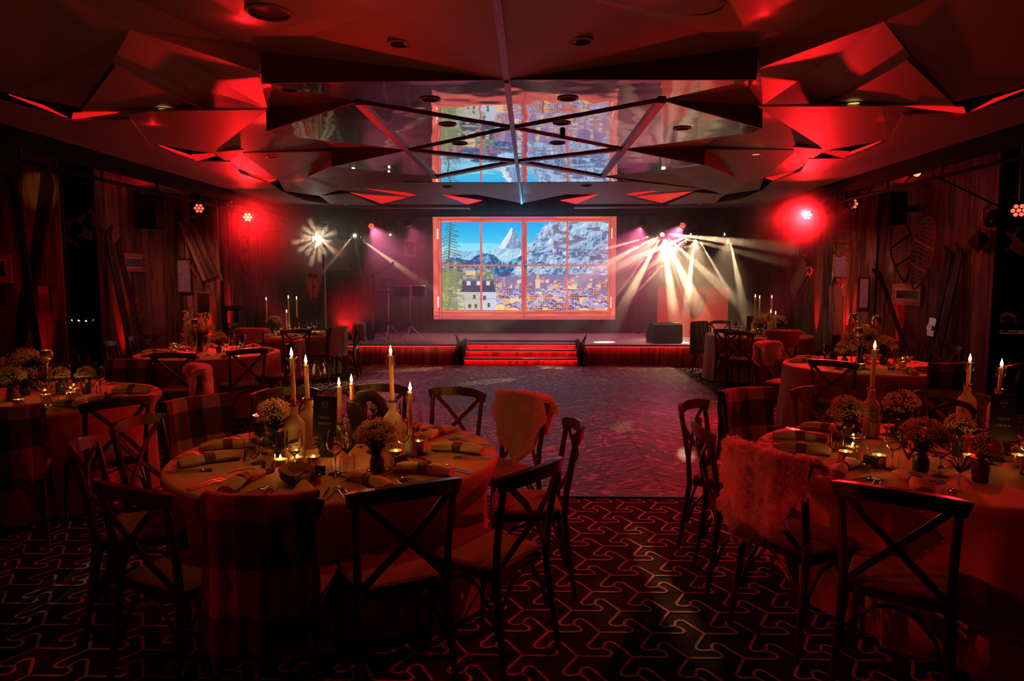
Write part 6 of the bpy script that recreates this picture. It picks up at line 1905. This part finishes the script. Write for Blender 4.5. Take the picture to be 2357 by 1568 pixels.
# front left table: seven candles
for (bx, by, ftop, lab) in ((680, 1050, 803, 'left front'), (711, 1030, 817, 'left rear'), (905, 1036, 797, 'right')):
    p = T('T1', bx, by)
    build(BOTTLE, 'stoneware_bottle', 'tall beige stoneware bottle, %s one on the front left table' % lab, 'bottle', p, 0, 'stoneware bottles on the front left table')
    top = hz(bx, ftop, p)
    hb = .262
    candle((p[0], p[1], p[2] + hb), top - p[2] - hb - .05, 'lit tall candle in the %s stoneware bottle, front left table' % lab, 'candles on the front left table', lean=(0, -.02))
p = T('T1', 946, 1052)
build(JUG, 'stoneware_jug', 'small grey stoneware bottle under the thin right candle, front left table', 'bottle', p)
candle((p[0], p[1], p[2] + .10), hz(942, 880, p) - p[2] - .15, 'lit candle in the small grey bottle, front left table', 'candles on the front left table')
for px, ft, dy, lab in ((776, 868, .30, 'just right of the name card'), (805, 862, .36, 'second to the right of the name card')):
    p = on('T1', px, dy)
    build(JUG, 'stoneware_jug', 'small grey bottle under the candle %s' % lab, 'bottle', p)
    candle((p[0], p[1], p[2] + .10), hz(px, ft, p) - p[2] - .15, 'lit candle %s, front left table' % lab, 'candles on the front left table')
menu_card(T('T1', 752, 1050), .05, 'front left table')
lg = thing('driftwood_log', 'dark mossy log at the middle of the front left table', 'log', Vector(T('T1', 820, 1022)) + Vector((0, .05, .0)))
obj('bark', log_mesh(.24, .050, 7, bend=.012), lg)
obj('branch', MB().tube([(-.02, 0, .20), (.02, .0, .265), (.08, .01, .275), (.13, .02, .23), (.15, .03, .15), (.15, .03, .05)], [.035, .038, .036, .032, .026, .02], 12).mesh('branch', M['moss']), lg)
for px, py, kk, lab in ((634, 1026, 'm', 'left of the tall left bottle'), (722, 1012, 's', 'between the left bottle and the name card'), (868, 992, 's', 'behind, against the right bottle'), (868, 1088, 'm', 'in front of the right bottle, trailing down')):
    build(FLOWER[kk], 'gypsophila_bunch', 'bunch of small pale blossoms %s, front left table' % lab, 'flowers', T('T1', px, py), px * .1, 'blossom bunches on the front left table')
leaves(T('T1', 640, 1052), 'dark glossy leaves under the left blossoms, front left table', 1.1)
leaves(T('T1', 800, 1045), 'dark glossy leaves at the mossy log, front left table', 1.3, 1.0)
leaves(T('T1', 835, 1000), 'dark glossy leaves behind the log, front left table', 1.2, 2.2)
build(WOODTEA, 'wood_tealight', 'lit tealight in a wood slice at the foot of the tall left bottle', 'tealight', T('T1', 684, 1066), 0, 'tealights on the front left table')
point('tealight_glow', Vector(T('T1', 684, 1066)) + Vector((0, 0, .05)), .25, (1, .45, .1), .008)
build(WOODTEA, 'wood_tealight', 'lit tealight in a wood slice left of the tall left bottle', 'tealight', T('T1', 646, 1070), 0, 'tealights on the front left table')
point('tealight_glow', Vector(T('T1', 646, 1070)) + Vector((0, 0, .05)), .25, (1, .45, .1), .008)
build(VOTIVE, 'votive_glass', 'amber votive glass right of the tealights, front left table', 'candle glass', T('T1', 722, 1078), 0, 'votive glasses on the front left table')
build(VOTIVE, 'votive_glass', 'amber votive glass before the right bottle, front left table', 'candle glass', T('T1', 912, 1064), 0, 'votive glasses on the front left table')
point('tealight_glow', Vector(T('T1', 912, 1064)) + Vector((0, 0, .08)), .15, (1, .45, .1), .008)
build(VOTIVE, 'votive_glass', 'amber votive glass beside the small grey bottle, front left table', 'candle glass', T('T1', 963, 1040), 0, 'votive glasses on the front left table')
# bread basket
bp_ = T('T1', 692, 1112)
bb = thing('bread_bowl', 'dark wooden bread bowl at the front of the front left table', 'bowl', bp_)
obj('bowl', MB().lathe([(.001, 0), (.055, 0), (.085, .025), (.095, .045), (.090, .045), (.078, .026), (.05, .008), (.001, .006)], 24, cap=False).mesh('bowl', M['frame_dark']), bb)
for k, (dx, dy, rx, rz, lab) in enumerate(((-.012, .012, .9, .1, 'large'), (.04, -.01, 1.1, -1.0, 'slanting'), (-.052, -.012, .6, 1.3, 'small pale'))):
    o = [(.05 * math.cos(a) * (1 + .1 * math.cos(2 * a)), .036 * math.sin(a) + (.008 if math.sin(a) > 0 else 0)) for a in [2 * PI * i / 18 for i in range(18)]]
    single('bread_slice', MB().prism([(x, y) for x, y in o], -.007, .007).mesh('bread_slice', M['bread']), '%s slice of bread in the dark wooden bowl' % lab, 'bread', Vector(bp_) + Vector((dx, dy, .052)), 0, 'bread slices in the bowl', rot=(rx, .2, rz))
# front right table
for bx, by, ft, lab in ((2002, 1000, 786, 'left'), (2222, 985, 815, 'middle'), (2294, 1000, 826, 'right')):
    p = T('T5', bx, by)
    build(BOTTLE, 'stoneware_bottle', 'tall stoneware bottle, %s one on the front right table' % lab, 'bottle', p, 0, 'stoneware bottles on the front right table')
    candle((p[0], p[1], p[2] + .262), hz(bx, ft, p) - p[2] - .262 - .05, 'lit tall candle in the %s bottle of the front right table' % lab, 'candles on the front right table', .5, lean=(0, .02))
menu_card(T('T5', 2290, 1060), -.1, 'front right table', .13, .23)
for px, py, kk, lab in ((1948, 1015, 'm', 'at the left of the bottle'), (2072, 1012, 'd', 'right of the left bottle'), (2120, 1085, 'm', 'in the middle, nearest the camera'), (2205, 1050, 's', 'left of the dark card'), (2255, 1110, 's', 'low at the right')):
    build(FLOWER[kk], 'gypsophila_bunch', 'bunch of small pale blossoms %s, front right table' % lab, 'flowers', T('T5', px, py), px * .1, 'blossom bunches on the front right table')
for px, py, s, lab in ((2090, 1060, 1.3, 'under the middle blossoms'), (2160, 1030, 1.4, 'behind the middle blossoms'), (2210, 1090, 1.2, 'right of the middle blossoms')):
    leaves(T('T5', px, py), 'dark leaves %s, front right table' % lab, s, px * .3)
bl_ = thing('driftwood_branch', 'bare crooked branch behind the blossoms of the front right table', 'branch', T('T5', 2200, 1010))
obj('bark', MB().tube([(-.16, .0, .17), (-.08, .02, .19), (.0, .0, .215), (.06, .0, .20), (.10, -.01, .15), (.115, -.02, .0)], [.008, .012, .018, .02, .022, .026], 9).mesh('bark', M['moss']), bl_)
obj('twig', MB().tube([(0, 0, .215), (-.06, .04, .24), (-.12, .05, .235)], [.01, .007, .004], 7).mesh('twig', M['moss']), bl_)
for px, py, kit, nm, lab in ((1945, 1066, VOTIVE, 'votive_glass', 'left of the blossoms'), (2022, 1075, VOTIVE, 'votive_glass', 'before the left bottle'), (2230, 1075, VOTIVE, 'votive_glass', 'near the dark card'), (2345, 1075, VOTIVE, 'votive_glass', 'at the right edge'), (1962, 1040, WOODTEA, 'wood_tealight', 'in a wood slice')):
    build(kit, nm, 'lit votive candle %s, front right table' % lab, 'candle glass', T('T5', px, py), 0, 'votive candles on the front right table')
    point('tealight_glow', Vector(T('T5', px, py)) + Vector((0, 0, .085)), .16, (1, .45, .1), .008)
# middle and back tables
def bunch(tk, px, dy, kk, lab, s=1.0):
    build(FLOWER[kk], 'gypsophila_bunch', 'bunch of small pale blossoms %s' % lab, 'flowers', on(tk, px, dy), px * .1, 'blossom bunches on the ' + TN[tk], scale=s)
def globe(tk, px, dy, top, lab):
    p = on(tk, px, dy)
    h = hz(px, top, p) - p[2] - .095
    hk = min(GLOBE, key=lambda k: abs(k - h))
    build(GLOBE[hk], 'globe_candle_holder', 'stemmed amber glass candle holder %s' % lab, 'candle holder', p, 0, 'stemmed glass candle holders', scale=(1, 1, max(.6, (h + .095) / (hk + .095))))
    point('globe_glow', Vector(p) + Vector((0, 0, h + .11)), .10, (1, .45, .12), .01)
def tea(tk, px, dy, lab, e=.16, kit=None):
    p = on(tk, px, dy)
    build(kit or VOTIVE, 'votive_glass', 'small lit votive candle %s' % lab, 'candle glass', p, 0, 'votive candles on the ' + TN[tk])
    point('tealight_glow', Vector(p) + Vector((0, 0, .085)), e, (1, .45, .1), .008)
def btl_candle(tk, px, dy, ft, lab, jug=False):
    p = on(tk, px, dy)
    build(JUG if jug else BOTTLE, 'stoneware_jug' if jug else 'stoneware_bottle', 'stoneware bottle %s' % lab, 'bottle', p, 0, 'stoneware bottles on the ' + TN[tk])
    hb = .10 if jug else .262
    h = max(.10, hz(px, ft, p) - p[2] - hb - .05)
    candle((p[0], p[1], p[2] + hb), h, 'lit candle in the stoneware bottle %s' % lab, 'candles on the ' + TN[tk], .35)
bunch('T2', 455, .05, 'l', 'filling the middle of the middle left table', 1.25); bunch('T2', 500, -.05, 'm', 'at the right of the big bunch, middle left table')
globe('T2', 424, .12, 716, 'left of the big blossoms, middle left table'); globe('T2', 448, -.15, 735, 'before the big blossoms, middle left table'); globe('T2', 473, .08, 720, 'right of the big blossoms, middle left table')
for px, dy, lab in ((395, -.35, 'left on the middle left table'), (398, .2, 'far left on the middle left table'), (515, -.3, 'right on the middle left table'), (545, .1, 'far right on the middle left table')):
    tea('T2', px, dy, lab)
bunch('T3', 628, .0, 'l', 'at the left of the back left table', .9)
btl_candle('T3', 613, .1, 684, 'farthest left on the back left table', True); btl_candle('T3', 664, .15, 680, 'beside the small card, back left table', True); btl_candle('T3', 683, .3, 682, 'behind the small card, back left table', True); btl_candle('T3', 659, -.2, 713, 'low at the front of the back left table', True)
menu_card(on('T3', 684, -.05), .1, 'back left table', .10, .16, lettering=False)
for px, dy, lab in ((693, -.25, 'glowing brightest on the back left table'), (703, -.1, 'second at the right of the back left table'), (640, -.4, 'left on the back left table')):
    tea('T3', px, dy, lab, .4)
bunch('T4', 45, .12, 'l', 'at the left end of the far left table', 1.1); bunch('T4', 128, .15, 's', 'beside the stemmed candle, far left table'); bunch('T4', 188, .2, 's', 'at the right of the far left table'); bunch('T4', 12, -.15, 'm', 'at the picture edge, far left table')
globe('T4', 100, .05, 806, 'rising over the far left table')
for px, dy, lab in ((92, -.2, 'before the blossoms, far left table'), (28, -.42, 'near the picture edge, far left table'), (150, -.1, 'in the middle of the far left table'), (160, .1, 'right of the middle, far left table')):
    tea('T4', px, dy, lab, .14)
bunch('T6', 1985, .1, 'l', 'filling the middle of the middle right table', 1.25); bunch('T6', 2040, .05, 'm', 'at the right of the big bunch, middle right table', 1.2); bunch('T6', 1950, -.05, 'm', 'at the left of the big bunch, middle right table')
globe('T6', 1965, .2, 722, 'tallest on the middle right table'); globe('T6', 1978, -.2, 755, 'before the big blossoms, middle right table'); globe('T6', 2019, .15, 727, 'right of the big blossoms, middle right table'); globe('T6', 1998, .25, 748, 'behind the big blossoms, middle right table')
for px, dy, lab in ((1935, -.35, 'left front on the middle right table'), (1960, -.42, 'second from left front, middle right table'), (1990, -.4, 'front of the middle right table'), (2085, -.2, 'right on the middle right table')):
    tea('T6', px, dy, lab)
menu_card(on('T6', 1925, .35), .1, 'middle right table', .12, .18, lettering=False)
bunch('T7', 1752, -.15, 'm', 'low in front on the back right table', 1.2); bunch('T7', 1795, .15, 'm', 'glowing at the right of the back right table', 1.2); bunch('T7', 1768, .3, 'd', 'dark in the middle of the back right table', 1.2)
btl_candle('T7', 1738, -.1, 678, 'with the long neck on the back right table'); btl_candle('T7', 1748, .25, 680, 'behind the long-necked one, back right table', False); btl_candle('T7', 1776, .1, 679, 'right of the long-necked one, back right table'); btl_candle('T7', 1775, -.25, 714, 'low at the front of the back right table', True); btl_candle('T7', 1786, -.1, 716, 'low at the right of the back right table', True)
menu_card(on('T7', 1726, .2), .1, 'back right table', .12, .18, lettering=False)
for px, dy, lab in ((1679, .0, 'at the left end of the back right table'), (1684, -.15, 'second at the left end of the back right table'), (1735, -.4, 'front of the back right table')):
    tea('T7', px, dy, lab, .4)
# the dim table in the right-hand opening
x8, y8 = TABLES['T8']
t8 = thing('serving_table', 'dim long table with a white top in the right opening', 'table', (x8, y8, 0))
obj('top', MB().box((-1.2, -.4, .73), (1.2, .4, .76)).mesh('top', M['frame_dark'], False), t8)
for sx in (-1.1, 1.1):
    for sy in (-.33, .33):
        obj('leg', MB().box((sx - .03, sy - .03, 0), (sx + .03, sy + .03, .73)).mesh('leg', M['black'], False), t8)
o8 = single('table_runner', MB().box((-1.22, -.42, .7605), (1.22, .42, .766)).box((-1.22, -.424, .66), (1.22, -.42, .766)).mesh('table_runner', M['white_cloth'], False), 'white cloth on the dim table in the right opening', 'cloth', (x8, y8, 0))
for px, kk, lab in ((2262, 'm', 'left on the dim table in the right opening'), (2315, 'l', 'right on the dim table in the right opening')):
    q = aty(px, 760, y8)
    build(FLOWER[kk], 'gypsophila_bunch', 'bunch of pale blossoms %s' % lab, 'flowers', (q.x, y8, .767), px, 'blossoms on the dim table')
q = aty(2248, 760, y8)
wb = thing('wine_bottle', 'dark tall bottle at the left end of the dim table', 'bottle', (q.x, y8 - .1, .767))
obj('body', MB().lathe([(.001, 0), (.04, 0), (.042, .01), (.042, .2), (.03, .24), (.016, .27), (.015, .34), (.001, .34)], 16, cap=False).mesh('body', M['bottle_dark']), wb)
obj('label', MB().lathe([(.0425, .07), (.0425, .15)], 16, cap=False).mesh('label', M['white_card']), wb)

# ================================================================== HAZE over the stage end of the room
hm = bpy.data.materials.new('stage_haze')
hm.use_nodes = True
nt = hm.node_tree
nt.nodes.clear()
ou = nt.nodes.new('ShaderNodeOutputMaterial')
vs_ = nt.nodes.new('ShaderNodeVolumeScatter')
vs_.inputs['Color'].default_value = (1, 1, 1, 1)
vs_.inputs['Density'].default_value = 0.055
vs_.inputs['Anisotropy'].default_value = 0.45
nt.links.new(vs_.outputs[0], ou.inputs['Volume'])
hz_ = obj('haze', MB().box((-5.2, 11.3, .45), (5.35, 16.0, 3.14)).mesh('haze', hm, False))
hz_['kind'] = 'stuff'

# denser drifts of smoke around the right-hand moving heads and the glaring red lamps
def plume(c, r, dens, seed, g=.35):
    m = bpy.data.materials.new('smoke_drift')
    m.use_nodes = True
    nt = m.node_tree; nt.nodes.clear()
    N, L = nt.nodes, nt.links
    ou = N.new('ShaderNodeOutputMaterial'); vs = N.new('ShaderNodeVolumeScatter'); vs.inputs['Anisotropy'].default_value = g
    tc = N.new('ShaderNodeTexCoord'); ln = N.new('ShaderNodeVectorMath'); ln.operation = 'LENGTH'
    L.new(tc.outputs['Object'], ln.inputs[0])
    fr = N.new('ShaderNodeMapRange'); fr.inputs[1].default_value = .15; fr.inputs[2].default_value = .97; fr.inputs[3].default_value = 1; fr.inputs[4].default_value = 0
    L.new(ln.outputs['Value'], fr.inputs[0])
    nz = N.new('ShaderNodeTexNoise'); nz.inputs['Scale'].default_value = 2.2; nz.inputs['Detail'].default_value = 3
    mp = N.new('ShaderNodeMapping'); mp.inputs['Location'].default_value = (seed, seed * .3, 0)
    L.new(tc.outputs['Object'], mp.inputs['Vector']); L.new(mp.outputs[0], nz.inputs['Vector'])
    nr = N.new('ShaderNodeMapRange'); nr.inputs[1].default_value = .34; nr.inputs[2].default_value = .66; nr.inputs[3].default_value = .25; nr.inputs[4].default_value = 1.2
    L.new(nz.outputs['Fac'], nr.inputs[0])
    a = N.new('ShaderNodeMath'); a.operation = 'MULTIPLY'; L.new(fr.outputs[0], a.inputs[0]); L.new(nr.outputs[0], a.inputs[1])
    b = N.new('ShaderNodeMath'); b.operation = 'MULTIPLY'; b.inputs[1].default_value = dens; L.new(a.outputs[0], b.inputs[0])
    L.new(b.outputs[0], vs.inputs['Density']); L.new(vs.outputs[0], ou.inputs['Volume'])
    bm = bmesh.new(); bmesh.ops.create_icosphere(bm, subdivisions=3, radius=1)
    me = bpy.data.meshes.new('haze'); bm.to_mesh(me); bm.free(); me.materials.append(m)
    o = obj('haze', me, None, c); o.scale = r
    o['kind'] = 'stuff'
plume((3.1, 14.75, 1.95), (2.6, 1.2, 1.25), 1.0, 3.0)
plume(aty(1830, 510, 12.2), (1.6, 1.2, .85), .7, 9.0, .5)
plume((-3.5, 14.4, 2.35), (2.1, 1.1, .85), .5, 15.0)
